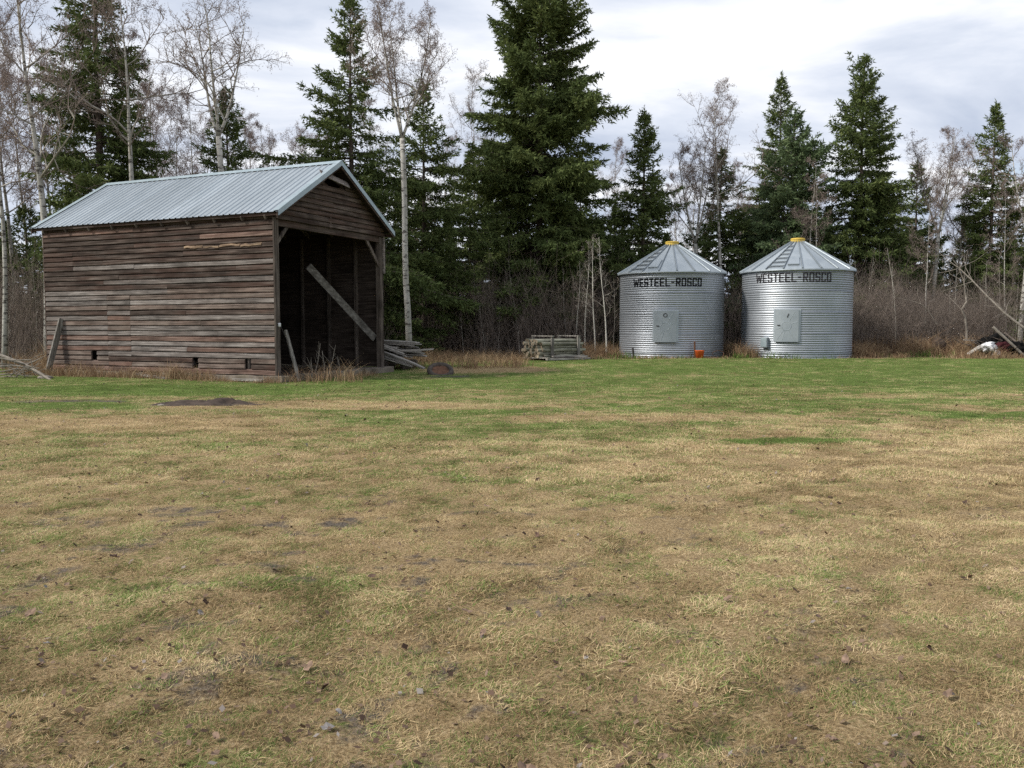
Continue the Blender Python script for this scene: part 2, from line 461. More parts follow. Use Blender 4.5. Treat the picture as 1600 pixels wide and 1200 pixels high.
def blade_mat():
    m, t, b = new_mat('grass_blades', .82, .12)
    g = N(t, 'ShaderNodeAttribute', attribute_name='green', attribute_type='INSTANCER').outputs['Fac']
    ge = N(t, 'ShaderNodeNewGeometry')
    rand = ge.outputs['Random Per Island']
    tone = N(t, 'ShaderNodeAttribute', attribute_name='tone', attribute_type='INSTANCER').outputs['Fac']
    r2 = mmath(t, 'FRACT', mmath(t, 'MULTIPLY', rand, 17.3))
    fine = mmath(t, 'ADD', mmath(t, 'MULTIPLY', r2, .42), mmath(t, 'MULTIPLY', tone, .62))
    col = lawn_colors(t, g, None, None, rand, fine)
    t.links.new(col, b.inputs['Base Color'])
    out = t.nodes['Material Output']
    tr = N(t, 'ShaderNodeBsdfTranslucent'); t.links.new(col, tr.inputs[0])
    mx = N(t, 'ShaderNodeMixShader'); mx.inputs[0].default_value = .28
    t.links.new(b.outputs[0], mx.inputs[1]); t.links.new(tr.outputs[0], mx.inputs[2]); t.links.new(mx.outputs[0], out.inputs[0])
    return m
M['blades'] = blade_mat()
M['littermix'] = attr_mat('leaf_fragments', [(0, (.045, .028, .02)), (1, (.25, .225, .205)), (.45, (.13, .085, .06)), (.85, (.20, .14, .10))], .85, .1)
M['leaf'] = plain('dead_leaf', (.21, .145, .105), .9, .45, 20, .05)
M['leaf_grey'] = plain('bleached_leaf', (.19, .175, .165), .9, .35, 20, .05)
M['leaf_dark'] = plain('dark_leaf', (.10, .062, .045), .85, .5, 20)

# ------------------------------------------------------------------ ground sheet
def build_ground():
    def axis(lo, hi, near_lo, near_hi, step, grow=1.16):
        a = list(np.arange(near_lo, near_hi + 1e-6, step))
        s = step
        while a[-1] < hi: s *= grow; a.append(a[-1] + s)
        s = step
        while a[0] > lo: s *= grow; a.insert(0, a[0] - s)
        return np.array(a)
    xs = axis(-700, 700, -9, 9, .12); ys = axis(-300, 1200, 1.0, 20, .10)
    X, Y = np.meshgrid(xs, ys)
    Z = gh(X, Y)
    Z = np.where(np.abs(X) + np.abs(Y) > 140, Z * 0 + .12, Z)
    V = np.stack([X.ravel(), Y.ravel(), Z.ravel()], 1)
    nx, ny = len(xs), len(ys)
    i = np.arange(nx - 1)[None, :] + nx * np.arange(ny - 1)[:, None]
    i = i.ravel()
    me = raw_mesh('ground', V, np.stack([i, i + 1, i + 1 + nx, i + nx], 1))
    g, m, l = fields(X.ravel(), Y.ravel())
    for nm, a in (('green', g), ('mud', m), ('litter', l)):
        at = me.attributes.new(nm, 'FLOAT', 'POINT'); at.data.foreach_set('value', a.astype(np.float32))
    o = link('ground', me, M['ground'], smooth=True)
    tag(o, 'patchy spring lawn of straw coloured and green grass', None, kind='structure')
build_ground()

# ------------------------------------------------------------------ the shed
TH = 2.716
SL, SW, SZ0 = 8.4, 4.95, .157
S_E, S_R = 4.22, 5.89                              # eave edge and ridge heights
OV_E, OV_G = .20, .31
shed = thing('machine_shed', 'weathered board shed with ribbed metal roof and open gable end', 'shed', (-5.98, 21.40, 0), TH - math.pi / 2)
SLOPE = (S_R - S_E) / (SW / 2 + OV_E)
def shed_world(x, y, z):
    c, s = math.cos(TH - math.pi / 2), math.sin(TH - math.pi / 2)
    return (-5.98 + c * x - s * y, 21.40 + s * x + c * y, z)

def siding(name, axis, a0, a1, zb, h, mat, out=-1, at=0.0, seg=.9, warp=.009, parent=shed, cut=None, thick=.042):
    """one lap board. axis 'y': runs along y at x=at; axis 'x': runs along x at y=at. out: side the face looks to. cut(z)->(a0,a1)"""
    n = max(1, int((a1 - a0) / seg))
    prof = [(thick * .85, 0.0), (thick, .06), (thick * .92, .70), (thick * .15, .82), (thick * .08, .985), (0.0, .985), (0.0, 0.0)]
    V, F = [], []
    tilt = rnd.uniform(-.004, .004)
    for i in range(n + 1):
        t = i / n
        wz = rnd.uniform(-warp, warp); wx = rnd.uniform(0, warp * 1.2)
        for d, hz in prof:
            z = zb + h * hz + wz + tilt * (t - .5)
            if cut: lo, hi = cut(z); lo = max(lo, a0); hi = min(hi, a1)
            else: lo, hi = a0, a1
            a = lo + (hi - lo) * t
            e = out * (d + (wx if d > 0 else 0))
            V.append((at + e, a, z) if axis == 'y' else (a, at + e, z))
    k = len(prof)
    for i in range(n):
        for j in range(k):
            F.append((i * k + j, i * k + (j + 1) % k, (i + 1) * k + (j + 1) % k, (i + 1) * k + j))
    F.append(tuple(range(k))[::-1]); F.append(tuple(n * k + j for j in range(k)))
    me = bpy.data.meshes.new(name); me.from_pydata(V, [], F); me.update()
    return link(name, me, mat, parent)

ROWS = 29
RH = (4.24 - SZ0) / ROWS
holes = {1: [(.78, .98), (2.57, 2.77)], 2: [(.78, .98), (2.57, 2.77), (6.36, 6.58)], 3: [(6.36, 6.58)]}
def left_wall():
    for r in range(ROWS):
        zb = SZ0 + r * RH
        if r < 15:
            spans = [(-.01, 2.62 + rnd.uniform(-.9, .9)), None, (5.0, 5.888), (5.888, SL)]
            m = spans[0][1]
            spans[1] = (m, 5.0)
            if r in holes: spans = [(-.01, 5.0), (5.0, 5.888), (5.888, SL)]
            elif rnd.random() < .8: spans = [(-.01, 5.0), spans[2], spans[3]]
        else:
            c = sorted(rnd.sample([1.2, 2.4, 3.0, 3.6, 4.8, 5.4, 6.0, 7.2], 1 + (rnd.random() < .15)))
            c = [-.01] + c + [SL]
            spans = list(zip(c[:-1], c[1:]))
        out = []
        for a, b in spans:
            cur = a
            for h0, h1 in holes.get(r, []):
                if a < h0 and h1 < b:
                    out.append((cur, h0)); cur = h1
            out.append((cur, b))
        p_row = rnd.random()
        for a, b in out:
            p = p_row if rnd.random() < .75 else rnd.random()
            hi = r / ROWS
            if r >= 21: mat = 'siding_dark' if p < .88 else 'siding_red'  # upper rows keep old stain; eave shade is also put into their colour
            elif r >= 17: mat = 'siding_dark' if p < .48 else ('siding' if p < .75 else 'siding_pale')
            elif r >= 8: mat = 'siding_pale' if p < .55 else ('siding' if p < .9 else 'siding_dark')
            else: mat = 'siding' if p < .55 else ('siding_pale' if p < .75 else ('siding_red' if p < .96 else 'siding_dark'))
            if 5.0 <= a < 5.8 and r < 15 and p < .3: mat = 'siding_red'
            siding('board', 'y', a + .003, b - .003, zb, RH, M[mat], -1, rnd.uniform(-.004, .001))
    # a board torn away near the eave, raw wood below it
    for a, b, dz in ((.35, 1.02, .02), (1.05, 1.72, .035), (1.75, 2.30, .02), (2.32, 2.95, .03)):
        o = siding('torn_board', 'y', a, b, SZ0 + 23 * RH + dz + .02, RH * rnd.uniform(.35, .6), M['siding_raw'], -1, -.012, seg=.12, warp=.016)
    # dark lining boards behind the lap siding, so no daylight leaks where there are no gaps
    for k, (a, b) in enumerate(((.0, .76), (1.0, 2.55), (2.79, 6.34), (6.60, SL))):
        MB().box(.006, .022, a, b, SZ0, 4.2).build('sheathing', M['inner'], shed)
    for a, b, z0, z1 in ((.76, 1.0, .62, 4.2), (2.55, 2.79, .62, 4.2), (6.34, 6.60, .76, 4.2), (6.34, 6.6, SZ0, .42), (.76, 1.0, SZ0, .28), (2.55, 2.79, SZ0, .28)):
        MB().box(.0062, .0222, a + .001, b - .001, z0, z1).build('sheathing', M['inner'], shed)
    # corner boards
    MB().box(-.05, .015, -.055, -.012, SZ0 - .02, 4.12).build('corner_board', M['timber'], shed)
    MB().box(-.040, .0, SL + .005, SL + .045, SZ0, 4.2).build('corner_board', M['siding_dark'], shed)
left_wall()

def other_walls():
    for r in range(ROWS):
        zb = SZ0 + r * RH
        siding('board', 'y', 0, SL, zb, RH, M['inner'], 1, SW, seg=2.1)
    def zcut(z):
        lo = max(0, (z - (S_E - .055)) / SLOPE - OV_E); return lo, SW - lo
    nr = int((S_R - .1 - SZ0) / RH)
    for r in range(nr):
        zb = SZ0 + r * RH
        if zb > S_R - .30: break
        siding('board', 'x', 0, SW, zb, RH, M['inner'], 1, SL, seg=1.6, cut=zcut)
    MB().box(.02, SW - .02, SL - .02, SL - .006, SZ0, 4.2).build('sheathing', M['inner'], shed)
    MB().box(SW - .022, SW - .006, .02, SL - .03, SZ0, 4.2).build('sheathing', M['inner'], shed)
    # gable above the opening
    z = 4.10; k = 0
    while z < S_R - .42:
        cuts = zcut(z)
        m = M['gable']
        if k in (0, 1, 4):
            mid = 2.2 + rnd.uniform(-.3, .5)
            siding('gable_board', 'x', 0, mid, z, RH, m, -1, -.01, cut=lambda q: (zcut(q)[0], mid))
            siding('gable_board', 'x', mid + .006, SW, z, RH, m, -1, -.01, cut=lambda q: (mid + .006, zcut(q)[1]))
        elif z > 5.22:
            siding('gable_board', 'x', 0, 2.05, z, RH, m, -1, -.01, cut=lambda q: (zcut(q)[0], 2.05))
            siding('gable_board', 'x', 3.0, SW, z, RH, m, -1, -.01, cut=lambda q: (3.0, zcut(q)[1]))
        else:
            siding('gable_board', 'x', 0, SW, z, RH, m, -1, -.01, cut=zcut, seg=.8)
        z += RH; k += 1
    MB().bar((1.75, -.16, 5.50), (2.95, -.20, 5.34), .20, .02, (0, -.75, .5)).build('loose_board', M['siding_pale'], shed)
    MB().bar((1.85, .02, 5.36), (2.25, .02, 5.18), .16, .02, (0, 1, 0)).build('loose_board', M['gable'], shed)
    MB().bar((2.85, .02, 5.32), (3.15, .02, 5.14), .14, .02, (0, 1, 0)).build('loose_board', M['gable'], shed)
    MB().box(2.28, 2.34, -.05, -.038, 4.08, 4.42).build('batten', M['gable'], shed)
other_walls()

def shed_frame():
    # posts, lintel, corner braces, studs, rafters
    MB().box(.03, .17, -.012, .14, .12, 4.08).build('post', M['timber'], shed)
    MB().box(SW - .17, SW - .024, -.012, .14, .12, 4.08).build('post', M['timber'], shed)
    MB().box(.03, SW - .03, .008, .12, 3.93, 4.095).build('lintel', M['gable'], shed)
    MB().bar((.12, .05, 3.45), (.62, .05, 4.0), .09, .05, (0, 1, 0)).build('corner_brace', M['timber'], shed)
    MB().bar((SW - .12, .05, 3.2), (SW - .85, .05, 4.0), .10, .05, (0, 1, 0)).build('corner_brace', M['timber'], shed)
    MB().box(SW - .022, SW + .055, -.055, -.014, 3.0, 4.12).build('corner_board', M['siding_pale'], shed)
    MB().bar((2.16, .62, 3.06), (4.80, .22, 1.02), .20, .045, (.3, 1, .4)).build('diagonal_brace', M['brace'], shed)
    MB().bar((2.5, 5.2, .2), (1.3, 5.9, 2.4), .10, .05, (0, 1, 0)).build('brace', M['timber'], shed)
    for k in range(8):
        y = .9 + k * 1.02
        MB().box(SW - .13, SW - .024, y, y + .07, .12, 4.15).build('stud', M['timber'], shed)
        MB().box(.024, .12, y, y + .07, .12, 4.15).build('stud', M['timber'], shed)
    for k in range(4):
        x = .9 + k * 1.0
        MB().box(x, x + .08, SL - .13, SL - .024, .12, 4.2).build('stud', M['timber'], shed)
    for k in range(10):
        y = -.02 + k * .92 if k else .15
        for s in (0, 1):
            p = (-.15, y, S_E - .11) if s == 0 else (SW + .15, y, S_E - .11)
            q = (SW / 2, y, S_R - .18)
            MB().bar(p, q, .05, .11).build('rafter', M['timber'], shed)
    MB().box(.2, SW - .2, .15, SL - .15, .02, .06).build('dirt_floor', M['soil'], shed)
    # concrete footing
    def rough_block(name, x0, x1, y0, y1, z0, z1, nx, ny):
        V, F = [], []
        for zi, z in ((0, z0), (1, z1)):
            for j in range(ny + 1):
                for i in range(nx + 1):
                    V.append((x0 + (x1 - x0) * i / nx + rnd.uniform(-.02, .02), y0 + (y1 - y0) * j / ny + rnd.uniform(-.02, .02), z + (rnd.uniform(-.03, .006) if zi else 0)))
        w = nx + 1; o = w * (ny + 1)
        for j in range(ny):
            for i in range(nx):
                a = j * w + i
                F += [(o + a, o + a + 1, o + a + w + 1, o + a + w)]
        for i in range(nx):
            F += [(i, i + 1, o + i + 1, o + i), (ny * w + i + 1, ny * w + i, o + ny * w + i, o + ny * w + i + 1)]
        for j in range(ny):
            F += [((j + 1) * w, j * w, o + j * w, o + (j + 1) * w), (j * w + nx, (j + 1) * w + nx, o + (j + 1) * w + nx, o + j * w + nx)]
        me = bpy.data.meshes.new(name); me.from_pydata(V, [], F); me.update()
        o_ = link(name, me, M['concrete'], shed)
        bv = o_.modifiers.new('edge', 'BEVEL'); bv.width = .018; bv.segments = 2
        return o_
    rough_block('footing', -.16, .18, -.32, SL + .22, -.12, .150, 2, 20)
    rough_block('footing', .30, SW - 1.35, -.20, .16, -.10, .150, 10, 2)
    rough_block('footing', SW - 1.30, SW + .20, -.24, .20, -.10, .165, 5, 2)
    rough_block('footing', SW - .15, SW + .14, .30, SL + .1, -.1, .15, 2, 12)
    rough_block('footing', .2, SW - .2, SL - .14, SL + .12, -.1, .15, 8, 2)
shed_frame()

def shed_roof():
    y0, y1 = -OV_G, SL + OV_G
    npan = 11
    pw = (y1 - y0) / npan
    run = SW / 2 + OV_E
    sl = math.hypot(run, S_R - S_E)
    def panel_mesh():
        ys = [0.0]; hs = [0.0]
        for k in range(4):
            c = pw * (k + .5) / 4
            for d, h in ((-.028, 0), (-.012, .024), (.012, .024), (.028, 0)):
                ys.append(c + d); hs.append(h)
        ys.append(pw); hs.append(0)
        V, F = [], []
        for s in (0, 1, 2, 3):
            for y, h in zip(ys, hs):
                V.append((sl * s / 3, y, h))
        n = len(ys)
        for s in range(3):
            for i in range(n - 1):
                F.append((s * n + i, (s + 1) * n + i, (s + 1) * n + i + 1, s * n + i + 1))
        me = bpy.data.meshes.new('roof_panel'); me.from_pydata(V, [], F); me.update()
        me.materials.append(M['roofmetal'])
        return me
    me = panel_mesh()
    ang = math.atan2(S_R - S_E, run)
    for k in range(npan):
        for side in (0, 1):
            o = link('roof_panel', me, None, shed)
            j = rnd.uniform(-.012, .012)
            if side == 0:
                o.location = (-OV_E - j * math.cos(ang) , y0 + k * pw, S_E + .012 - j * math.sin(ang) + .0015 * (k % 2))
                o.rotation_euler = (rnd.uniform(-.002, .002), -ang, 0)
            else:
                o.location = (SW + OV_E, y0 + (k + 1) * pw, S_E + .012 + .0015 * (k % 2))
                o.rotation_euler = (0, -ang, math.pi)
    # deck boards under the metal
    for side in (0, 1):
        for k in range(9):
            a, b = (k + .04) / 9, (k + .96) / 9
            def pt(t, off):
                x = -OV_E + .03 + (run - .05) * t
                z = S_E + (S_R - S_E) * ((x + OV_E) / run) - off
                return (x if side == 0 else SW - x, z)
            (xa, za), (xb, zb_) = pt(a, .012), pt(b, .012)
            V = [(xa, y0 + .02, za), (xb, y0 + .02, zb_), (xb, y1 - .02, zb_), (xa, y1 - .02, za), (xa, y0 + .02, za - .025), (xb, y0 + .02, zb_ - .025), (xb, y1 - .02, zb_ - .025), (xa, y1 - .02, za - .025)]
            MB().add(V, [(0, 1, 2, 3), (7, 6, 5, 4), (0, 4, 5, 1), (1, 5, 6, 2), (2, 6, 7, 3), (3, 7, 4, 0)]).build('roof_deck_board', M['inner'], shed)
    # rake trims (front and back), ridge cap
    for yy, sgn in ((y0, -1), (y1, 1)):
        for side in (0, 1):
            m = MB()
            def P(t, up, dy):
                x = -OV_E + run * t
                z = S_E + (S_R - S_E) * t + up
                return (x if side == 0 else SW - x, yy + dy, z)
            # top leaf, front leaf
            V = [P(0, .042, -sgn * .17), P(1, .042, -sgn * .17), P(1, .046, sgn * .012), P(0, .046, sgn * .012), P(0, -.095, sgn * .014), P(1, -.095, sgn * .014)]
            m.add(V, [(0, 1, 2, 3), (3, 2, 5, 4)])
            m.build('rake_trim', M['trimmetal'], shed)
            mm = MB()
            V = [P(.0, -.02, -sgn * .010), P(.99, -.02, -sgn * .010), P(.99, -.15, -sgn * .010), P(.0, -.15, -sgn * .010), P(.0, -.02, -sgn * .04), P(.99, -.02, -sgn * .04), P(.99, -.15, -sgn * .04), P(.0, -.15, -sgn * .04)]
            mm.add(V, [(0, 1, 2, 3), (7, 6, 5, 4), (0, 4, 5, 1), (1, 5, 6, 2), (2, 6, 7, 3), (3, 7, 4, 0)])
            mm.build('rake_board', M['gable'], shed)
    m = MB()
    c = SW / 2; w = .16
    m.add([(c - w, y0 - .01, S_R + .046 - w * SLOPE), (c, y0 - .01, S_R + .052), (c + w, y0 - .01, S_R + .046 - w * SLOPE), (c - w, y1 + .01, S_R + .046 - w * SLOPE), (c, y1 + .01, S_R + .052), (c + w, y1 + .01, S_R + .046 - w * SLOPE)], [(0, 1, 4, 3), (1, 2, 5, 4)])
    m.build('ridge_cap', M['trimmetal'], shed)
    MB().box(-OV_E + .05, -OV_E + .075, y0 + .05, y1 - .05, S_E - .07, S_E - .005).build('eave_shade_strip', M['siding_dark'], shed)  # no real fascia: dark strip standing in for the shade under the roof edge
    MB().box(SW + OV_E - .028, SW + OV_E - .004, y0 + .03, y1 - .03, S_E - .11, S_E - .016).build('eave_shade_strip', M['siding_dark'], shed)
shed_roof()

# ------------------------------------------------------------------ grain bins
B_R, B_H, PITCH_C = 2.135, 3.42, .0855
def corr(z):
    return .0125 * math.cos(2 * math.pi * z / PITCH_C)
GLYPH = {
 'W': [[(-.15, 6), (.75, 0), (2, 4.6), (3.25, 0), (4.15, 6)]],
 'E': [[(4, 6), (0, 6), (0, 0), (4, 0)], [(0, 3), (3.3, 3)]],
 'S': [[(4, 5.2), (4, 6), (0, 6), (0, 3), (4, 3), (4, 0), (0, 0), (0, .9)]],
 'T': [[(0, 6), (4, 6)], [(2, 6), (2, 0)]],
 'L': [[(0, 6), (0, 0), (4, 0)]],
 '-': [[(.4, 3), (3.0, 3)]],
 'R': [[(0, 0), (0, 6), (4, 6), (4, 3), (0, 3)], [(1.8, 3), (4, 0)]],
 'O': [[(0, 0), (0, 6), (4, 6), (4, 0), (0, 0)]],
 'C': [[(4, 4.8), (4, 6), (0, 6), (0, 0), (4, 0), (4, 1.2)]],
}
def bin_shell_meshes():
    tier_h = PITCH_C * 9.5
    arc = 2 * math.pi / 5
    out = []
    for h in (tier_h, PITCH_C * 2):
        nz = int(round(h / PITCH_C * 8)); na = 26
        V, F = [], []
        for i in range(nz + 1):
            z = h * i / nz; r = B_R + corr(z)
            for k in range(na + 1):
                a = (arc + .012) * k / na
                V.append((r * math.cos(a), r * math.sin(a), z))
        for i in range(nz):
            for k in range(na):
                q = i * (na + 1) + k
                F.append((q, q + 1, q + na + 2, q + na + 1))
        me = bpy.data.meshes.new('wall_sheet'); me.from_pydata(V, [], F); me.update()
        me.polygons.foreach_set('use_smooth', np.ones(len(F), bool)); me.materials.append(M['galv'])
        out.append(me)
    return out
SHELL = bin_shell_meshes()
N_ROOF = 20
def roof_meshes():
    r0, r1, z0, z1 = 2.235, .25, B_H + .0, B_H + 1.20
    a = 2 * math.pi / N_ROOF
    V, F = [], []
    nseg = 3
    for s in range(2):
        t = s
        r = r0 + (r1 - r0) * t; z = z0 + (z1 - z0) * t
        for k in range(nseg + 1):
            b = -a / 2 + a * k / nseg
            V.append((r * math.cos(b), r * math.sin(b), z))
    F = [(k, k + 1, nseg + 2 + k, nseg + 1 + k) for k in range(nseg)]
    # turned-down drip edge
    o = len(V)
    for k in range(nseg + 1):
        b = -a / 2 + a * k / nseg
        V.append(((r0 + .004) * math.cos(b), (r0 + .004) * math.sin(b), z0 - .045))
    F += [(o + k, o + k + 1, k + 1, k) for k in range(nseg)]
    pan = bpy.data.meshes.new('roof_panel'); pan.from_pydata(V, [], F); pan.update(); pan.materials.append(M['galv_flat'])
    rib = MB()
    p, q = Vector((r0 + .005, 0, z0 + .012)), Vector((r1, 0, z1 + .012))
    d = (q - p).normalized(); n = Vector((-d.z, 0, d.x)).normalized()
    if n.z < 0: n = -n
    V = []
    for b in (p, q):
        w = .026 if b is p else .014
        V += [b + Vector((0, -w, 0)), b + Vector((0, -w * .45, 0)) + n * .038, b + Vector((0, w * .45, 0)) + n * .038, b + Vector((0, w, 0))]
    rib.add(V, [(0, 4, 5, 1), (1, 5, 6, 2), (2, 6, 7, 3), (0, 1, 2, 3), (7, 6, 5, 4)])
    rm = rib.mesh('roof_rib'); rm.materials.append(M['rib'])
    return pan, rm
ROOF_PAN, ROOF_RIB = roof_meshes()
def on_cyl(s, z, off):
    """s: arc length right of the front (local -y), seen from outside"""
    a = -math.pi / 2 + s / B_R
    r = B_R + corr(z - 2 * PITCH_C) * (1 if int((z - 2 * PITCH_C) / (9.5 * PITCH_C)) % 2 == 0 else -1) + off
    return (r * math.cos(a), r * math.sin(a), z)
def grain_bin(loc, facing, label, letters_from, letters_to, letter_mat, door_s, box=False, letter_z=3.02, ladder_s=0, letter_h=.28):
    b = thing('grain_bin', label, 'grain bin', loc, facing, 'two corrugated grain bins')
    tier_h = PITCH_C * 9.5
    for tier in range(5):
        me = SHELL[0] if tier < 4 else SHELL[1]
        z0 = PITCH_C * 2 + tier * tier_h if tier < 4 else 0
        for k in range(5):
            o = link('wall_sheet', me, None, b)
            o.location = (0, 0, z0)
            sc = 1 + .0011 * (k % 2) + .0005 * (tier % 2) + (.006 if tier == 4 else 0)
            o.scale = (sc, sc, 1)
            o.rotation_euler = (0, 0, k * 2 * math.pi / 5 + (tier % 2) * math.pi / 5 + .25)
    MB().lathe([(B_R + .02, PITCH_C * 2 - .012), (B_R + .032, PITCH_C * 2 - .006), (B_R + .032, PITCH_C * 2 + .018), (B_R + .02, PITCH_C * 2 + .024)], 64, True).build('base_band', M['rib'], b)
    for k in range(N_ROOF):
        a = (k + .5) * 2 * math.pi / N_ROOF - math.pi / 2 + .09
        o = link('roof_panel', ROOF_PAN, None, b); o.rotation_euler = (0, 0, a)
        o = link('roof_rib', ROOF_RIB, None, b); o.rotation_euler = (0, 0, a + math.pi / N_ROOF)
    # yellow lid
    lid = MB().lathe([(.0, B_H + 1.36), (.255, B_H + 1.35), (.275, B_H + 1.335), (.275, B_H + 1.17), (.25, B_H + 1.17), (.25, B_H + 1.33)], 28).build('lid', M['yellow'], b)
    MB().lathe([(.277, B_H + 1.29), (.288, B_H + 1.295), (.288, B_H + 1.315), (.277, B_H + 1.32)], 28, True).build('rim_band', M['yellow'], lid)
    # roof ladder rungs between two ribs and a hatch beside them
    rib_a = [(k + .5) * 2 * math.pi / N_ROOF - math.pi / 2 + .09 + math.pi / N_ROOF for k in range(N_ROOF)]
    def onroof(a, t, up=.03):
        r = 2.235 + (.25 - 2.235) * t
        return Vector((r * math.cos(a), r * math.sin(a), B_H + 1.20 * t + up))
    want = -math.pi / 2 + ladder_s
    i0 = min(range(N_ROOF), key=lambda k: abs(((rib_a[k] - want + math.pi) % (2 * math.pi)) - math.pi))
    aL, aR = rib_a[i0] - 2 * math.pi / N_ROOF, rib_a[i0]
    for k in range(6):
        t = .07 + k * .145
        MB().bar(onroof(aL, t, .055), onroof(aR, t, .055), .055, .035).build('ladder_rung', M['rung'], b)
    aH0, aH1 = aR + .05, aR + 2 * math.pi / N_ROOF - .05
    hatch = MB()
    V = [onroof(aH0, .12, .05), onroof(aH1, .12, .05), onroof(aH1, .40, .05), onroof(aH0, .40, .05)]
    V += [v - Vector((0, 0, .05)) for v in V]
    hatch.add(V, [(0, 1, 2, 3), (0, 4, 5, 1), (1, 5, 6, 2), (2, 6, 7, 3), (3, 7, 4, 0)]).build('hatch', M['galv_flat'], b)
    V = [onroof(aH0, .105, .062), onroof(aH1, .105, .062)]
    MB().bar(V[0], V[1], .03, .03).build('hatch_edge', M['rib'], b)
    # lettering painted on the sheets
    word = 'WESTEEL-ROSCO'
    wid = [{'W': 1.45, '-': .85}.get(c, 1.0) for c in word]
    pitch = (letters_to - letters_from) / sum(wid)
    lh, st = letter_h, .056
    for i, ch in enumerate(word):
        s0 = letters_from + sum(wid[:i]) * pitch + st / 2; lw = pitch * (wid[i] - .30) - st * .4
        m = MB()
        for line in GLYPH[ch]:
            for (x0, y0), (x1, y1) in zip(line[:-1], line[1:]):
                p = Vector((s0 + x0 / 4 * lw, letter_z - lh / 2 + y0 / 6 * lh)); q = Vector((s0 + x1 / 4 * lw, letter_z - lh / 2 + y1 / 6 * lh))
                d = (q - p).normalized(); p = p - d * st / 2; q = q + d * st / 2
                n = Vector((-d.y, d.x)) * st / 2
                L = (q - p).length
                na, nb = max(2, int(L / .011)), 5
                V, F = [], []
                for a in range(na + 1):
                    for c in range(nb + 1):
                        w = p + (q - p) * (a / na) + n * (2 * c / nb - 1)
                        V.append(on_cyl(w.x, w.y, .011))
                for a in range(na):
                    for c in range(nb):
                        k = a * (nb + 1) + c
                        F.append((k, k + nb + 1, k + nb + 2, k + 1))
                m.add(V, F)
        m.build('letter', letter_mat, b)
    # access door
    dw, dz0, dz1 = .86, .64, 1.90
    def cyl_panel(s0, s1, z0, z1, off, th):
        m = MB(); n = 8; V, F = [], []
        for o_ in (off, off - th):
            for k in range(n + 1):
                a = -math.pi / 2 + (s0 + (s1 - s0) * k / n) / B_R; r = B_R + o_
                for z in (z0, z1): V.append((r * math.cos(a), r * math.sin(a), z))
        h = 2 * (n + 1)
        for k in range(n):
            q = 2 * k
            F += [(q, q + 2, q + 3, q + 1), (q + 1, q + 3, h + q + 3, h + q + 1), (q + 2, q, h + q, h + q + 2)]
        F += [(0, 1, h + 1, h), (2 * n + 1, 2 * n, h + 2 * n, h + 2 * n + 1)]
        return m.add(V, F)
    cyl_panel(door_s - .5, door_s + .5, dz0 + .02, dz1 + .0, .03, .03).build('door_frame', M['galv_flat'], b)
    d = cyl_panel(door_s - .425, door_s + .425, dz0, dz1 - .02, .085, .06).build('door', M['doormetal'], b)
    zc = (dz0 + dz1) / 2 - .02
    def at_door(s, z, off=.088):
        a = -math.pi / 2 + s / B_R; r = B_R + off
        return Vector((r * math.cos(a), r * math.sin(a), z))
    for rr in (.17,):
        pts = [at_door(door_s + rr * math.cos(2 * math.pi * k / 20), zc + rr * math.sin(2 * math.pi * k / 20)) for k in range(21)]
        MB().tube(pts, .008, 5, False).build('embossed_ring', M['galv_flat'], d)
    for ang in (22, 62, 118, 200, 238, 255, 300):
        a = R(ang); c, s = math.cos(a), math.sin(a)
        r1 = min(.40 / max(abs(c), 1e-3), .58 / max(abs(s), 1e-3)) * .93
        MB().tube([at_door(door_s + .2 * c, zc + .2 * s), at_door(door_s + r1 * c, zc + r1 * s)], .007, 5).build('embossed_rib', M['galv_flat'], d)
    MB().bar(at_door(door_s - .33, zc + .03, .10), at_door(door_s - .23, zc + .03, .10), .035, .03).build('latch', M['darkmetal'], d)
    if not box:
        pts = [at_door(door_s + .07 * math.cos(2 * math.pi * k / 14), dz1 - .20 + .07 * math.sin(2 * math.pi * k / 14), .095) for k in range(15)]
        MB().tube(pts, .012, 5, False).build('ring_handle', M['darkmetal'], d)
    else:
        MB().bar(at_door(door_s + .02, dz1 - .32, .10), at_door(door_s + .07, dz1 - .18, .10), .02, .02).build('handle', M['darkmetal'], d)
        bx = MB()
        s0, s1 = -1.28 * 1.0, -1.02
        bx2 = cyl_panel(s0, s1, .42, .80, .16, .17)
        o = bx2.build('control_box', M['galv_flat'], b)
        cyl_panel(s0 + .02, s1 - .02, .44, .78, .172, .01).build('cover', M['trimmetal'], o)
    return b
def face_cam(x, y): return math.atan2(-y, -x) + math.pi / 2     # turns local -y to the camera
BX1, BY1, BX2, BY2 = 6.65, 35.4, 11.53, 34.4
grain_bin((BX1, BY1, .13), face_cam(BX1, BY1), 'corrugated steel grain bin with crisp black lettering, beside the post stack', -1.66, 1.26, M['letter'], -.22, False, 2.99, -.40, .28)
grain_bin((BX2, BY2, .16), face_cam(BX2, BY2), 'corrugated steel grain bin with faded lettering and a small box near its base', -1.68, 1.36, M['letter_faded'], -.33, True, 3.10, -.38, .31)

# ------------------------------------------------------------------ small things in the yard
def place(o, u, Y, dz=0.0):
    x = px_x(u, Y); o.location = (x, Y, float(gh(x, Y)) + dz); return o
def G(x, y): return float(gh(x, y))

# orange bucket
bk = thing('bucket', 'orange plastic bucket on the ground in front of a grain bin', 'bucket')
place(bk, 1093, 32.9); bk.scale = (.74, .74, .80)
MB().lathe([(0, .01), (.19, .0), (.235, .34), (.25, .35), (.25, .38), (.222, .38), (.18, .03), (0, .03)], 20).build('pail', M['orange'], bk, True)
hp = [(.25 * math.cos(a), -.02 + .1 * math.sin(a), .36 - .16 * math.sin(a)) for a in np.linspace(0, math.pi, 10)]
MB().tube(hp, .008, 5).build('handle', M['darkmetal'], bk)
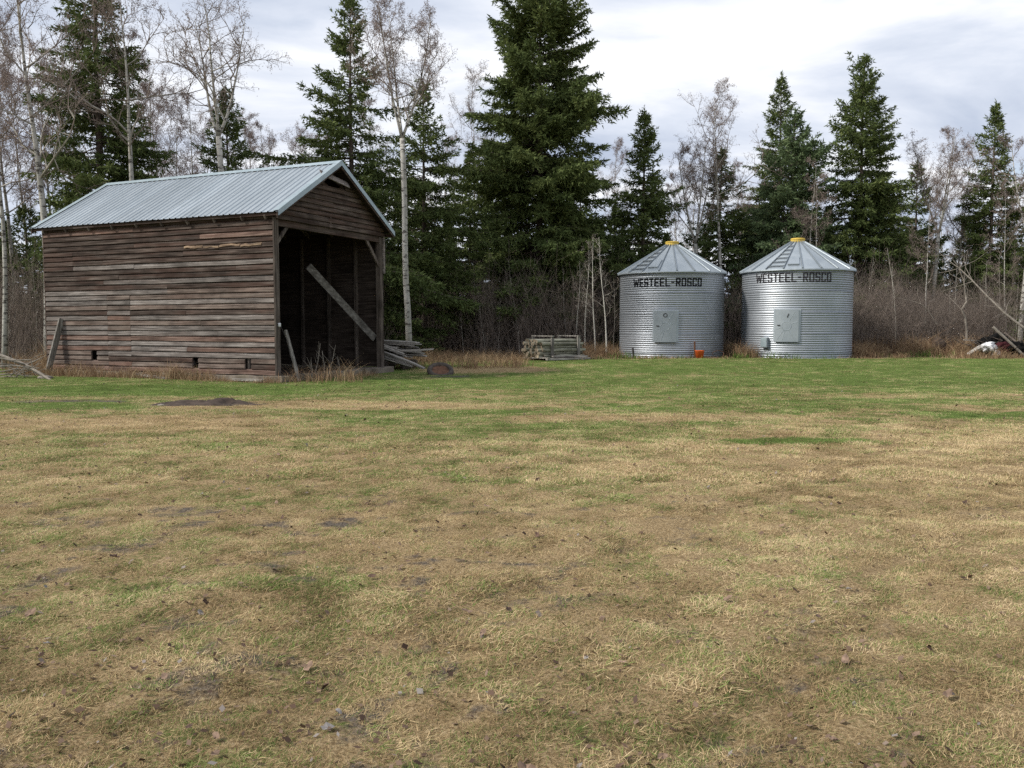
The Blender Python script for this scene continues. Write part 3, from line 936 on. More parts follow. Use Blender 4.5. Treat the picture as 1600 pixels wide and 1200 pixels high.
# stakes near the bin
st = thing('iron_stake', 'rusty iron stake standing behind the orange bucket', 'stake'); place(st, 1085, 33.15)
MB().tube([(0, 0, -.1), (.01, 0, .3), (0, 0, .66)], .036, 6).build('shaft', M['rust'], st)
st = thing('iron_stake', 'short dark iron stake before the left side of the bin with crisp lettering', 'stake'); place(st, 990, 33.0)
MB().tube([(0, 0, -.1), (-.01, 0, .2), (-.035, 0, .43)], [.045, .04, .036], 6).build('shaft', M['darkmetal'], st)
# small debris by the bins
def lump(name, rx, ry, rz, mat, seed, rough=.25, n=3, crumple=0.0):
    r_ = random.Random(seed)
    import bmesh
    bm = bmesh.new(); bmesh.ops.create_icosphere(bm, subdivisions=n, radius=1)
    for v in bm.verts:
        k = 1 + rough * (float(fbm(v.co.x * 2.2 + seed + v.co.z, v.co.y * 2.2 + v.co.z * 1.7, seed, 3)) - .5) * 2 + crumple * (abs(float(fbm(v.co.x * 5 + seed, v.co.z * 5 + v.co.y * 4, seed + 3, 2)) - .5) - .1)
        v.co = Vector((v.co.x * rx * k, v.co.y * ry * k, v.co.z * rz * k))
    me = bpy.data.meshes.new(name); bm.to_mesh(me); bm.free()
    return link(name, me, mat, None, True)
wr = MB().tube([(.22 * math.cos(a) * (1 + .1 * math.sin(3 * a)), .08 * math.sin(a * 2), .16 + .14 * math.sin(a)) for a in np.linspace(0, 12.5, 60)], .010, 4).build('wire_coil', M['rust'])
tag(place(wr, 1122, 32.9), 'coil of rusty wire on the ground right of the orange bucket', 'wire')

# stack of round fence posts in a timber cradle
def post_stack():
    cx, cy0 = px_x(880, 31.6), 31.6
    rot = R(33)
    z0 = G(cx, cy0)
    crd = thing('post_cradle', 'open timber cradle holding the stack of fence posts', 'cradle', (cx, cy0, z0), rot)
    for x in (-.52, .70):
        MB().box(x - .055, x + .055, -.055, -.005, .0, .84 if x < 0 else .88).build('stake', M['greyplank_z'], crd)
        MB().box(x - .05, x + .05, 1.20, 1.25, .0, .86).build('stake', M['greyplank_z'], crd)
        MB().box(x - .05, x + .05, -.10, 1.30, .87, .91).build('cross_piece', M['greyplank_z'], crd)
        MB().box(x - .06, x + .06, -.35, 1.45, .0, .075).build('skid', M['greyplank_z'], crd)
    MB().bar((-.95, -.45, .10), (-.93, 1.3, .06), .12, .03).build('skid_board', M['greyplank'], crd)
    MB().bar((-1.0, -.34, .05), (1.1, -.20, .05), .12, .06).build('base_rail', M['greyplank'], crd)
    MB().bar((-.6, -.16, .14), (1.05, -.10, .12), .10, .06).build('base_rail', M['greyplank'], crd)
    meshes = []
    for k in range(4):
        r_ = random.Random(k); n = 10; V = []; F = []
        L = 1.85 + .06 * k
        for i in range(5):
            x = -L / 2 + L * i / 4; dy, dz = r_.uniform(-.008, .008), r_.uniform(-.008, .008); rr = .060 * (1.06 - .12 * i / 4)
            for q in range(n):
                a = 2 * math.pi * q / n; V.append((x, dy + rr * math.cos(a), dz + rr * math.sin(a)))
        for i in range(4):
            for q in range(n): F.append((i * n + q, i * n + (q + 1) % n, (i + 1) * n + (q + 1) % n, (i + 1) * n + q))
        F.append(tuple(range(n))[::-1]); F.append(tuple(4 * n + q for q in range(n)))
        me = bpy.data.meshes.new('fence_post'); me.from_pydata(V, [], F); me.update()
        me.materials.append(M['post']); me.materials.append(M['postend'])
        me.polygons[len(F) - 1].material_index = 1; me.polygons[len(F) - 2].material_index = 1
        meshes.append(me)
    for row in range(6):
        for c in range(10):
            o = link('fence_post', meshes[rnd.randrange(4)])
            if row == 5 and c in (1, 5): continue
            lx = rnd.uniform(-.14, .10); ly = .065 + c * .119 + (.058 if row % 2 else 0); lz = .145 + row * .114
            if ly > 1.19: ly = 1.135
            p = Matrix.Rotation(rot, 3, 'Z') @ Vector((lx, ly, lz))
            o.location = (cx + p.x, cy0 + p.y, z0 + p.z)
            o.rotation_euler = (rnd.uniform(0, 6.28), rnd.uniform(-.015, .015), rot + rnd.uniform(-.018, .018))
            tag(o, 'round weathered fence post lying in the stacked bundle', 'fence post', 'fence posts stacked in the cradle')
post_stack()
for o in [o for o in C.objects if o.name.startswith('fence_post') and not o.get('label')]:
    bpy.data.objects.remove(o)

# heap of grey planks beside the shed
def plank_heap():
    ox, oy = px_x(606, 27.2), 27.2
    def plank(p, q, w, t, roll=0, mat='greyplank', lab='grey weathered plank in the heap right of the shed'):
        p, q = Vector(p), Vector(q)
        L = (q - p).length
        n = 4; V = []; F = []
        sag = rnd.uniform(-.03, .03)
        for i in range(n + 1):
            x = -L / 2 + L * i / n; b = sag * (1 - (2 * i / n - 1) ** 2)
            for y, z in ((-w / 2, -t / 2), (w / 2, -t / 2), (w / 2, t / 2), (-w / 2, t / 2)):
                V.append((x + (rnd.uniform(-.04, .04) if i in (0, n) else 0), y, z + b))
        for i in range(n):
            for k in range(4): F.append((i * 4 + k, i * 4 + (k + 1) % 4, i * 4 + 4 + (k + 1) % 4, i * 4 + 4 + k))
        F += [(3, 2, 1, 0), (n * 4, n * 4 + 1, n * 4 + 2, n * 4 + 3)]
        me = bpy.data.meshes.new('plank'); me.from_pydata(V, [], F); me.update()
        o = link('plank', me, M[mat])
        d = (q - p).normalized()
        rotm = d.to_track_quat('X', 'Z').to_matrix() @ Matrix.Rotation(roll, 3, 'X')
        o.matrix_world = Matrix.Translation((p + q) / 2) @ rotm.to_4x4()
        return tag(o, lab, 'plank', 'planks heaped beside the shed')
    # horizontal layers further back
    for k in range(26):
        lay = k // 4
        z = .40 + lay * .075 + rnd.uniform(-.01, .02)
        y = oy + .25 + (k % 4) * .24 + rnd.uniform(-.05, .05)
        a = rnd.uniform(-.16, .06)
        x1 = ox + rnd.uniform(.45, 1.25) - .05 * lay; L = rnd.uniform(2.0, 2.8)
        plank((x1 - L * math.cos(a), y - L * math.sin(a) * .3 + .3, z + .10), (x1, y, z), rnd.uniform(.13, .22), .035, rnd.uniform(-.25, .15))
    # slipping planks in front
    for k in range(11):
        z = .80 - k * .055
        y = oy - .15 - .05 * k + rnd.uniform(-.04, .04)
        x1 = ox + .40 + .045 * k + rnd.uniform(-.06, .12)
        plank((x1 - 2.0, y + .62, z + .42 + rnd.uniform(-.05, .08)), (x1, y, max(z - .20, .10)), rnd.uniform(.13, .20), .04, rnd.uniform(-.45, .05))
    plank((ox - .1, oy - .45, .58), (ox + 1.25, oy - .9, .09), .10, .05, .2)
    plank((ox + .1, oy - .2, .63), (ox + 1.45, oy + .1, .66), .14, .045, 0)
    # the log bearers the heap rests on
    for k, (x, y) in enumerate(((-1.5, .45), (-.2, .5), (.55, .62))):
        m = MB().tube([(ox + x, oy - .3 + y * .3, G(ox, oy) + .14), (ox + x + .15, oy + 1.3, G(ox, oy) + .14)], .15, 9).build('bearer_log', M['timber'])
        tag(m, 'dark log bearer under the plank heap', 'log', 'logs under the plank heap')
plank_heap()

# old tyre lying right of the heap
ty = thing('old_tyre', 'old rusty brown tyre half sunk in the ground near the plank heap', 'tyre')
place(ty, 688, 24.4, .10)
prof = [(.24 + .075 + .075 * math.cos(a), .085 * math.sin(a)) for a in np.linspace(0, 2 * math.pi, 13)[:-1]]
MB().lathe(prof, 28, True).build('casing', M['rubber'], ty, True)
MB().lathe([(.0, .0), (.12, .015), (.245, .03)], 20).build('dirt_fill', M['rust'], ty, True)
ty.rotation_euler = (R(30), R(6), 0)

# boards, stakes and stones around the shed
def lean(name, label, cat, p, q, w, t, mat, group=None, up=(0, 0, 1)):
    o = MB().bar(p, q, w, t, up).build(name, M[mat]); return tag(o, label, cat, group)
wp = lambda x, y, z: shed_world(x, y, z)
lean('leaning_board', 'grey board leaning upright against the left end of the shed wall', 'board', wp(-.42, 7.95, -.02), wp(-.06, 7.72, 1.62), .17, .05, 'greyplank_z', up=Vector(wp(0, 1, 0)) - Vector(wp(0, 0, 0)))
lean('leaning_stake', 'thin grey stake leaning at the near corner of the shed opening', 'stake', wp(.28, -.5, 0), wp(.32, -.06, 1.30), .075, .05, 'greyplank_z')
lean('fallen_board', 'dark board lying on the ground along the shed footing', 'board', wp(-.38, 4.4, .10), wp(-.62, 3.0, .03), .14, .045, 'greyplank')
lean('fallen_board', 'short grey split board on the ground below the shed corner', 'board', wp(-.42, 1.0, .05), wp(-.52, -.05, .06), .15, .05, 'greyplank')
for k, (u, v, r_, lab) in enumerate(((70, 591, .15, 'flat pale fieldstone at the far left corner of the shed'), (250, 634, .05, 'small pale pebble left of the dark soil patch'))):
    o = lump('fieldstone', r_ * 1.4, r_, r_ * .45, M['stone'], 5 + k)
    x, y = ground_at(u, v); o.location = (x, y, G(x, y) + r_ * .15); tag(o, lab, 'stone')
ins = thing('white_insulator', 'small white insulator fixed to the shed corner post', 'insulator', wp(.07, -.07, 1.43))
MB().lathe([(0, -.05), (.03, -.05), (.045, -.02), (.03, .0), (.045, .02), (.03, .05), (0, .05)], 10).build('body', M['white'], ins, True)
wire = MB().tube([wp(.07, -.1, 1.42), wp(.16, -.25, 1.0), wp(.20, -.3, .6)], .006, 4).build('loose_wire', M['darkmetal'])
tag(wire, 'loose wire hanging from the insulator on the shed corner', 'wire')

# heap of dark soil in front of the shed (a real low ridge of clods)
def soil_patch():
    nx, ny = 90, 40
    x0, x1, y0, y1 = -6.75, -4.3, 14.35, 15.85
    X, Y = np.meshgrid(np.linspace(x0, x1, nx), np.linspace(y0, y1, ny))
    m = blob(X, Y, -5.45, 15.15, 1.05, .48) * sstep(.30, .52, fbm(X * 1.7 + 2, Y * 3.0, 67, 4) + .12)
    h = m * (.015 + .085 * sstep(.35, .85, fbm(X * 2.1, Y * 3.1, 61, 4))) + .05 * m * (fbm(X * 9, Y * 9, 65, 2) - .3) - .035 * (1 - sstep(0, .35, m))
    V = np.stack([X.ravel(), Y.ravel(), (gh(X, Y) + h).ravel()], 1)
    i = (np.arange(nx - 1)[None, :] + nx * np.arange(ny - 1)[:, None]).ravel()
    o = link('soil_patch', raw_mesh('soil_patch', V, np.stack([i, i + 1, i + 1 + nx, i + nx], 1)), M['soil'])
    tag(o, 'low ridge of dark turned soil on the lawn before the shed', None, kind='structure')
soil_patch()

# ------------------------------------------------------------------ vegetation: builders
def prisms(P0, P1, r0, r1):
    """three-sided tapered tubes for many segments at once"""
    P0, P1 = np.asarray(P0, float), np.asarray(P1, float)
    r0 = np.broadcast_to(np.asarray(r0, float), (len(P0),)); r1 = np.broadcast_to(np.asarray(r1, float), (len(P0),))
    d = P1 - P0; d /= np.linalg.norm(d, axis=1, keepdims=True) + 1e-9
    ref = np.where(np.abs(d[:, 2:3]) < .9, np.array([[0, 0, 1.]]), np.array([[1., 0, 0]]))
    s = np.cross(d, ref); s /= np.linalg.norm(s, axis=1, keepdims=True) + 1e-9
    t = np.cross(d, s)
    V = np.empty((len(P0), 6, 3))
    for k in range(3):
        a = 2 * math.pi * k / 3
        off = s * math.cos(a) + t * math.sin(a)
        V[:, k] = P0 + off * r0[:, None]; V[:, 3 + k] = P1 + off * r1[:, None]
    b = (np.arange(len(P0)) * 6)[:, None]
    F = np.concatenate([np.stack([b[:, 0] + k, b[:, 0] + (k + 1) % 3, b[:, 0] + 3 + (k + 1) % 3, b[:, 0] + 3 + k], 1) for k in range(3)])
    return V.reshape(-1, 3), F
def tris(P, D, W, L):
    """slim triangles: base at P across W, tip at P + D*L"""
    b = len(P)
    V = np.empty((b, 3, 3)); V[:, 0] = P - W; V[:, 1] = P + W; V[:, 2] = P + D * L[:, None]
    return V.reshape(-1, 3), np.arange(b * 3).reshape(-1, 3)
def norm(a): return a / (np.linalg.norm(a, axis=-1, keepdims=True) + 1e-9)

def spruce_meshes(h, Rb, seed, dens=1.0, cb=.06, bushy=1.0, mat='needles', ragged=.22, leaf=1.0, full=1.6):
    r = np.random.default_rng(seed)
    step = .30 / dens ** .5
    zs = []
    z = h * cb
    while z < h * .985:
        n = int(r.integers(6, 10)) if z < h * .85 else int(r.integers(4, 7))
        for _ in range(n): zs.append(z + r.uniform(-.12, .12))
        z += step * (1.0 if z < h * .8 else .62)
    z0 = np.array(zs); nb = len(z0)
    t = np.clip((z0 - h * cb) / (h * (1 - cb)), 0, 1)
    prof = np.minimum(1.0, .80 + 1.2 * t) * (1 - t ** full) * (1 - t) ** (.22 if full < 2 else .12) + .03
    lob = 1 + .16 * np.sin(z0 * 2.1 + seed) + .10 * np.sin(z0 * 5.3 + seed * 2)
    az = r.uniform(0, 2 * math.pi, nb)
    side = 1 + .14 * np.sin(az * 2 + seed) + .10 * np.sin(az * 3 + z0 * .9 + seed)
    L = Rb * prof * lob * side * r.uniform(1 - ragged * 1.3, 1 + ragged, nb)
    long_ = (r.random(nb) < .06) & (t > .25)
    L = np.where(long_, L * 1.28, L)
    el = np.interp(t, [0, .3, .7, 1], [-.20, -.08, .22, .85]) + r.uniform(-.16, .16, nb)
    hd = np.stack([np.cos(az), np.sin(az)], 1)
    droop = np.interp(t, [0, .5, 1], [.28, .24, .0])
    def bp(i, s):
        ln = L[i]
        zz = z0[i] + np.tan(el[i]) * ln * s - droop[i] * ln * s ** 2 + .20 * ln * s ** 3
        return np.stack([hd[i, 0] * ln * s, hd[i, 1] * ln * s, zz], 1)
    # branch wood
    idx = np.repeat(np.arange(nb), 4); k = np.tile(np.arange(4), nb)
    P0, P1 = bp(idx, k / 4.), bp(idx, (k + 1) / 4.)
    rb = .008 + .011 * L[idx]
    BV, BF = prisms(P0, P1, rb * (1 - .8 * k / 4), rb * (1 - .8 * (k + 1) / 4))
    # side twigs
    per = np.maximum(4, (L / .090 * dens ** .4).astype(int)) * 3
    bi = np.repeat(np.arange(nb), per)
    s = r.uniform(.10, 1.0, len(bi)) ** .75
    base = bp(bi, s); ahead = bp(bi, np.minimum(s + .08, 1.15))
    bd = norm(ahead - base)
    perp = np.stack([-bd[:, 1], bd[:, 0], np.zeros(len(bi))], 1); perp = norm(perp)
    sg = np.where(r.random(len(bi)) < .5, -1., 1.)[:, None]
    ang = r.uniform(.3, 1.15, len(bi))[:, None]
    td = norm(bd * np.cos(ang) + perp * sg * np.sin(ang) + np.array([0, 0, 1.]) * r.uniform(-.75, .22, len(bi))[:, None])
    tl = (.13 + .34 * L[bi] * (1.08 - s) * r.uniform(.45, 1.1, len(bi))) * bushy
    tl = np.minimum(tl, .85)
    # needle tufts on twigs
    m = np.maximum(2, (tl / .085 * dens ** .3).astype(int))
    ti = np.repeat(np.arange(len(bi)), m)
    q = r.uniform(0, 1, len(ti))
    c = base[ti] + td[ti] * (tl[ti] * q)[:, None] + np.array([0, 0, -1.]) * (.16 * tl[ti] * q ** 2)[:, None] + r.normal(0, .022, (len(ti), 3))
    nd = norm(td[ti] + r.normal(0, .52, (len(ti), 3)))
    ws = norm(np.cross(nd, r.normal(0, 1, (len(ti), 3)))) * (r.uniform(.024, .042, len(ti)) * leaf)[:, None]
    V, F = tris(c, nd, ws, r.uniform(.12, .21, len(ti)) * leaf)
    nl = 90                                         # the leader at the top
    lz = h * r.uniform(.94, 1.0, nl) + r.uniform(0, .25, nl)
    ld = norm(np.stack([r.normal(0, .5, nl), r.normal(0, .5, nl), r.uniform(.4, 1.2, nl)], 1))
    lV, lF = tris(np.stack([r.normal(0, .02, nl), r.normal(0, .02, nl), lz], 1), ld, norm(np.cross(ld, r.normal(0, 1, (nl, 3)))) * .022 * leaf, r.uniform(.10, .2, nl))
    tint_b = r.uniform(0, 1, nb); tint_t = r.uniform(0, 1, len(bi))
    tint = .30 * tint_b[bi[ti]] + .35 * tint_t[ti] + .35 * r.uniform(0, 1, len(ti))
    F = np.concatenate([F, lF + len(V)]); V = np.concatenate([V, lV]); tint = np.concatenate([tint, r.uniform(.2, .8, nl)])
    V[:, 2] = np.maximum(V[:, 2], .05)
    crown = raw_mesh('crown', V, F); face_attr(crown, 'tint', tint); crown.materials.append(M[mat])
    limbs = raw_mesh('limbs', BV, BF); limbs.materials.append(M['sprucebark'])
    rb0 = .0105 * h + .03
    tr = MB(); hs = np.linspace(-.15, h * .99, 9)
    tr.tube([(.02 * math.sin(z_ * .9 + seed), .02 * math.cos(z_ * .7 + seed), z_) for z_ in hs], [max(.012, rb0 * (1 - z_ / h) ** .9 + (.35 * rb0 if z_ < .1 else 0)) for z_ in hs], 9)
    trunk = tr.mesh('trunk'); trunk.materials.append(M['sprucebark'])
    return trunk, limbs, crown
def put_tree(name, label, cat, parts, x, y, rot=0.0, scale=1.0, group=None, lean_=(0, 0)):
    o = thing(name, label, cat, (x, y, G(x, y) - .03), rot, group)
    o.scale = (scale,) * 3
    o.rotation_euler = (lean_[0], lean_[1], rot)
    for nm, me in zip(('trunk', 'limbs', 'crown'), parts):
        if me is not None:
            p_ = link(nm, me, None, o)
            if nm != 'trunk': p_['kind'] = 'stuff'      # twigs and needles too fine to pick apart
    return o

def aspen_meshes(h, seed, lo=.45, spread=.26, r0=None, bend=.02, n_limb=13, catk=1.0, up=.8, fine=1.0, bark='aspen', lean=(0, 0), fork=0, thin=.024):
    r = random.Random(seed)
    r0 = r0 or .0105 * h + .015
    tr = MB()
    def trunk_line(p, d, H, ra, rb, n):
        pts, rad = [Vector(p)], [ra]
        d = Vector(d)
        for i in range(n):
            d = (d + Vector((r.uniform(-1, 1), r.uniform(-1, 1), 0)) * bend * 2 + Vector((0, 0, .12))).normalized()
            pts.append(pts[-1] + d * (H / n)); rad.append(ra + (rb - ra) * ((i + 1) / n) ** .80)
        return pts, rad
    d0 = Vector((lean[0], lean[1], 1)).normalized()
    lines = []
    if fork:
        pts, rad = trunk_line((0, 0, -.1), d0, h * lo, r0, r0 * .72, 8); lines.append((pts, rad, 0))
        for k in range(fork):
            a = seed + k * 2 * math.pi / fork
            dd = (d0 + Vector((math.cos(a), math.sin(a), 0)) * .42).normalized()
            p2, r2 = trunk_line(pts[-1], dd, h * (1 - lo) * r.uniform(.85, 1.05), r0 * .46, .010, 9); lines.append((p2, r2, 1))
    else:
        pts, rad = trunk_line((0, 0, -.1), d0, h, r0, .004, 16); lines.append((pts, rad, 2))
    for p_, r_, k_ in lines: tr.tube(p_, r_, 8, True)
    P0, P1, R0, R1 = [], [], [], []
    tips = []
    def grow(p, d, L, rad, lvl):
        n = (6, 4, 3)[lvl]
        q = p; nodes = []
        for i in range(n):
            w = (.20, .30, .34)[lvl]
            d = (d + Vector((r.gauss(0, w), r.gauss(0, w), r.gauss(.02, w * .7))) + Vector((0, 0, .11 * up))).normalized()
            q2 = q + d * (L / n)
            P0.append(q); P1.append(q2); ra = rad * (1 - .8 * i / n); rb = rad * (1 - .8 * (i + 1) / n)
            R0.append(max(ra, .0035)); R1.append(max(rb, .003))
            q = q2; nodes.append((q.copy(), d.copy()))
        if lvl < 2:
            cnt = int((8, 7)[lvl] * fine)
            for k in range(cnt):
                t = (k + r.uniform(.2, 1.0)) / cnt
                i = min(int(t * n), n - 1)
                q, dd = nodes[i]
                a = Vector((r.gauss(0, 1), r.gauss(0, 1), r.gauss(.2, .8))).normalized()
                nd = (dd * .75 + a * .8).normalized()
                grow(q, nd, L * r.uniform(.30, .55) * (1.2 - .5 * t), max(rad * .5, .006), lvl + 1)
        else:
            for q, dd in nodes: tips.append((q, dd))
        return
    for p_, r_, kind in lines:
        if kind == 0: continue
        H = len(p_) - 1
        for k in range(n_limb if kind == 2 else max(5, int(n_limb * .55))):
            t = (lo + (1 - lo) * ((k + r.uniform(.0, .9)) / n_limb)) if kind == 2 else (.12 + .86 * (k + r.random()) / max(5, int(n_limb * .55)))
            f = min(t, .98) * H; i = int(f)
            p = p_[i].lerp(p_[min(i + 1, H)], f - i)
            a = r.uniform(0, 2 * math.pi); e = r.uniform(.35, .95)
            d = Vector((math.cos(a) * math.cos(e), math.sin(a) * math.cos(e), math.sin(e)))
            tt = (t - lo) / (1 - lo) if kind == 2 else t
            L = spread * h * (1.05 - .72 * tt) * r.uniform(.6, 1.15)
            grow(p, d, L, max(.010, r0 * .26 * (1.1 - .7 * tt)), 0)
    P0 = np.array([tuple(v) for v in P0]); P1 = np.array([tuple(v) for v in P1])
    V, F = prisms(P0, P1, R0, R1)
    trunk = tr.mesh('trunk'); trunk.materials.append(M[bark])
    trunk.polygons.foreach_set('use_smooth', np.ones(len(trunk.polygons), bool))
    limbs = raw_mesh('limbs', V, F)
    # thick limbs carry pale bark, thin twigs are grey brown
    limbs.materials.append(M['twig']); limbs.materials.append(M['sapling'])
    mi = (np.tile(np.array(R0) > thin, 3)).astype(np.int32)
    limbs.polygons.foreach_set('material_index', mi)
    crown = None
    if catk > 0 and tips:
        rr = np.random.default_rng(seed)
        tp = np.array([tuple(a) for a, b in tips]); td = np.array([tuple(b) for a, b in tips])
        k = max(1, int(round(3 * catk)))
        tp = np.repeat(tp, k, 0); td = np.repeat(td, k, 0)
        c = tp + rr.normal(0, .05, tp.shape)
        nd = norm(rr.normal(0, .6, tp.shape) + td * .4 + np.array([0, 0, -.5]))
        W = norm(np.cross(nd, rr.normal(0, 1, tp.shape))) * rr.uniform(.006, .012, len(tp))[:, None]
        V, F = tris(c, nd, W, rr.uniform(.05, .10, len(tp)))
        crown = raw_mesh('crown', V, F); face_attr(crown, 'tint', rr.uniform(0, 1, len(F))); crown.materials.append(M['catkin'])
    return trunk, limbs, crown

# ------------------------------------------------------------------ vegetation: the trees one can tell apart
def spruce_px(u, Y, vtop, half_px, label, seed, **kw):
    h = px_z(vtop, Y); Rb = half_px * Y / F_PX * 1.2
    return put_tree('spruce_tree', label, 'spruce tree', spruce_meshes(h, Rb, seed, **kw), px_x(u, Y), Y, seed * .7, group='spruces along the yard edge')
spruce_px(843, 39.5, -40, 92, 'largest dark spruce in the middle, its top above the picture', 3, dens=1.25, bushy=1.15, cb=.14, ragged=.28, leaf=1.1, full=3.8)
spruce_px(166, 31.5, -150, 82, 'tall spruce behind the left half of the shed roof, beside a pale aspen', 5, dens=.95, cb=.16, ragged=.34, full=2.0)
spruce_px(362, 33.5, 150, 92, 'small spruce whose top shows above the middle of the shed roof', 8, dens=.9)
spruce_px(553, 34.5, 3, 108, 'tall open spruce rising behind the front of the shed roof', 12, dens=.9, cb=.10, ragged=.36, full=1.35)
spruce_px(664, 37.5, 140, 88, 'spruce right behind the white aspen trunk beside the shed', 15, dens=.85, cb=.20, ragged=.32)
spruce_px(1003, 41.0, 184, 82, 'pointed spruce directly behind the bin with crisp lettering', 18, dens=.95)
spruce_px(1122, 42.5, 245, 68, 'short spruce behind the gap between the two bins', 21, dens=.9)
spruce_px(1212, 48.0, 130, 66, 'slender spire of a spruce behind the bluish evergreen', 24, dens=.9, ragged=.18)
spruce_px(1234, 42.0, 188, 80, 'lighter bluish evergreen behind the bin with faded lettering', 27, dens=.95, mat='needles_blue', bushy=1.1, leaf=1.15, full=2.1)
spruce_px(1338, 42.5, 104, 66, 'tall full spruce right of the bin with faded lettering', 30, dens=1.05, bushy=1.1, full=2.8)
spruce_px(1424, 46.0, 262, 62, 'small spruce half hidden by a pale aspen right of the tall full spruce', 33, dens=.8)
spruce_px(1541, 43.5, 175, 60, 'narrow spruce near the right end of the tree line', 36, dens=.9, ragged=.2, full=1.9)
spruce_px(48, 37.0, 330, 95, 'low spruce at the left end of the shed', 39, dens=.8)
spruce_px(735, 45.0, 250, 80, 'spruce hidden behind the left flank of the largest spruce', 41, dens=.8, cb=.2)

def aspen_px(u, Y, vtop, label, seed, **kw):
    h = px_z(vtop, Y)
    return put_tree('aspen_tree', label, 'aspen tree', aspen_meshes(h, seed, **kw), px_x(u, Y), Y, 0.0, group='leafless aspens along the yard edge')
aspen_px(640, 31.5, 28, 'tall white aspen trunk standing right beside the shed', 4, lo=.64, spread=.19, fork=3, r0=.128, n_limb=18, catk=1.0, up=.5)
aspen_px(374, 30.0, 15, 'crooked bare aspen with twisted limbs above the shed roof', 9, lo=.64, spread=.27, fork=3, r0=.14, n_limb=14, catk=.25, bend=.045, up=.1)
aspen_px(217, 29.5, -40, 'aspen with pale trunk right of the tall spruce behind the shed', 14, lo=.52, spread=.24, r0=.17, n_limb=13)
aspen_px(76, 28.5, -90, 'aspen with thick pale trunk rising over the left end of the shed', 19, lo=.42, spread=.27, r0=.18, n_limb=15)
aspen_px(6, 27.5, -60, 'thin aspen at the left edge of the picture', 23, lo=.35, spread=.24, r0=.10, n_limb=14)
aspen_px(1092, 41.5, 225, 'left of two aspens rising behind the gap between the bins', 28, lo=.52, spread=.27, r0=.13, fork=3, n_limb=13)
aspen_px(1131, 41.0, 160, 'right and taller of two aspens behind the gap between the bins', 31, lo=.60, spread=.24, r0=.13, n_limb=13)
aspen_px(1452, 42.0, 215, 'pale aspen with round bare crown right of the tall full spruce', 34, lo=.55, spread=.26, fork=3, r0=.12, n_limb=13)
aspen_px(1592, 41.0, 190, 'aspen at the right edge of the picture behind the fallen limb', 37, lo=.5, spread=.26, fork=2, r0=.13, n_limb=13)
aspen_px(1266, 40.0, 262, 'thin bare aspen pole above the roof of the bin with faded lettering', 40, lo=.5, spread=.23, r0=.045, thin=.012, n_limb=9, catk=.2)
aspen_px(1281, 39.6, 290, 'second thin bare pole right of the faded bin roof top', 43, lo=.45, spread=.25, r0=.045, thin=.012, n_limb=9, catk=.2)
aspen_px(1444, 38.5, 320, 'slender white birch like pole in the brush right of the bins', 46, lo=.45, spread=.22, r0=.045, thin=.012, n_limb=9, catk=.1)
aspen_px(1572, 38.0, 300, 'slender pale pole near the junk heap at the right', 49, lo=.4, spread=.23, r0=.045, thin=.012, n_limb=9, catk=.1)
aspen_px(1478, 45.0, 260, 'grey aspen behind the pale round crowned one', 52, lo=.5, spread=.26, r0=.10, n_limb=12)
aspen_px(745, 46.0, 130, 'faint aspen crown showing left of the largest spruce', 55, lo=.5, spread=.22, r0=.12, n_limb=12)

# background aspens and spruces: shared meshes
AS = [aspen_meshes(12.5, 101 + k, lo=.42, spread=.24, r0=.11, n_limb=13, catk=1.2) for k in range(3)]
SP = [spruce_meshes(11.0, 2.3, 201 + k, dens=.55, cb=.04, leaf=1.5, ragged=.3) for k in range(3)]
def clear_of(x, y, dmin, pts): return all((x - a) ** 2 + (y - b) ** 2 > dmin ** 2 for a, b in pts)
def region(u):
    for lim, w in ((60, 'in the wood left of the shed'), (350, 'in the wood behind the left part of the shed roof'), (600, 'in the wood behind the front part of the shed roof'), (800, 'in the wood between the shed and the largest spruce'),
                   (985, 'in the wood between the largest spruce and the bins'), (1140, 'in the wood behind the bin with crisp lettering'), (1340, 'in the wood behind the bin with faded lettering'), (1500, 'in the wood above the brush right of the bins')):
        if u < lim: return w
    return 'in the wood behind the junk heap'
k = 0
for u, Y, s in ((240, 36, .98), (275, 38, .92), (300, 36.5, .88), (262, 41, 1.0), (320, 42, .9), (402, 37, .82), (430, 40, .85), (455, 44, .9), (476, 39, .78), (385, 43, .88), (120, 37, 1.12), (30, 36, 1.12), (50, 41, 1.1), (95, 40, 1.15), (585, 41, .95), (520, 43, .92),
             (700, 48, .95), (965, 49, .93), (1060, 46, .74), (1078, 48, .80), (1150, 47, .80), (1165, 46.5, .66), (1400, 48, .66), (1498, 47, .70), (1470, 49, .72), (1585, 46, .72), (1610, 44, .74), (1515, 46.5, .6), (-40, 34, 1.1), (-90, 36, 1.1), (1660, 45, .9), (1720, 46, .9), (-10, 33, 1.0), (195, 34, 1.02)):
    w_ = region(u)
    t_ = put_tree('aspen_tree', 'thin leafless aspen ' + w_, 'aspen tree', AS[k % 3], px_x(u, Y), Y, rnd.uniform(0, 6.28), s, 'thin aspens ' + w_)
    k += 1
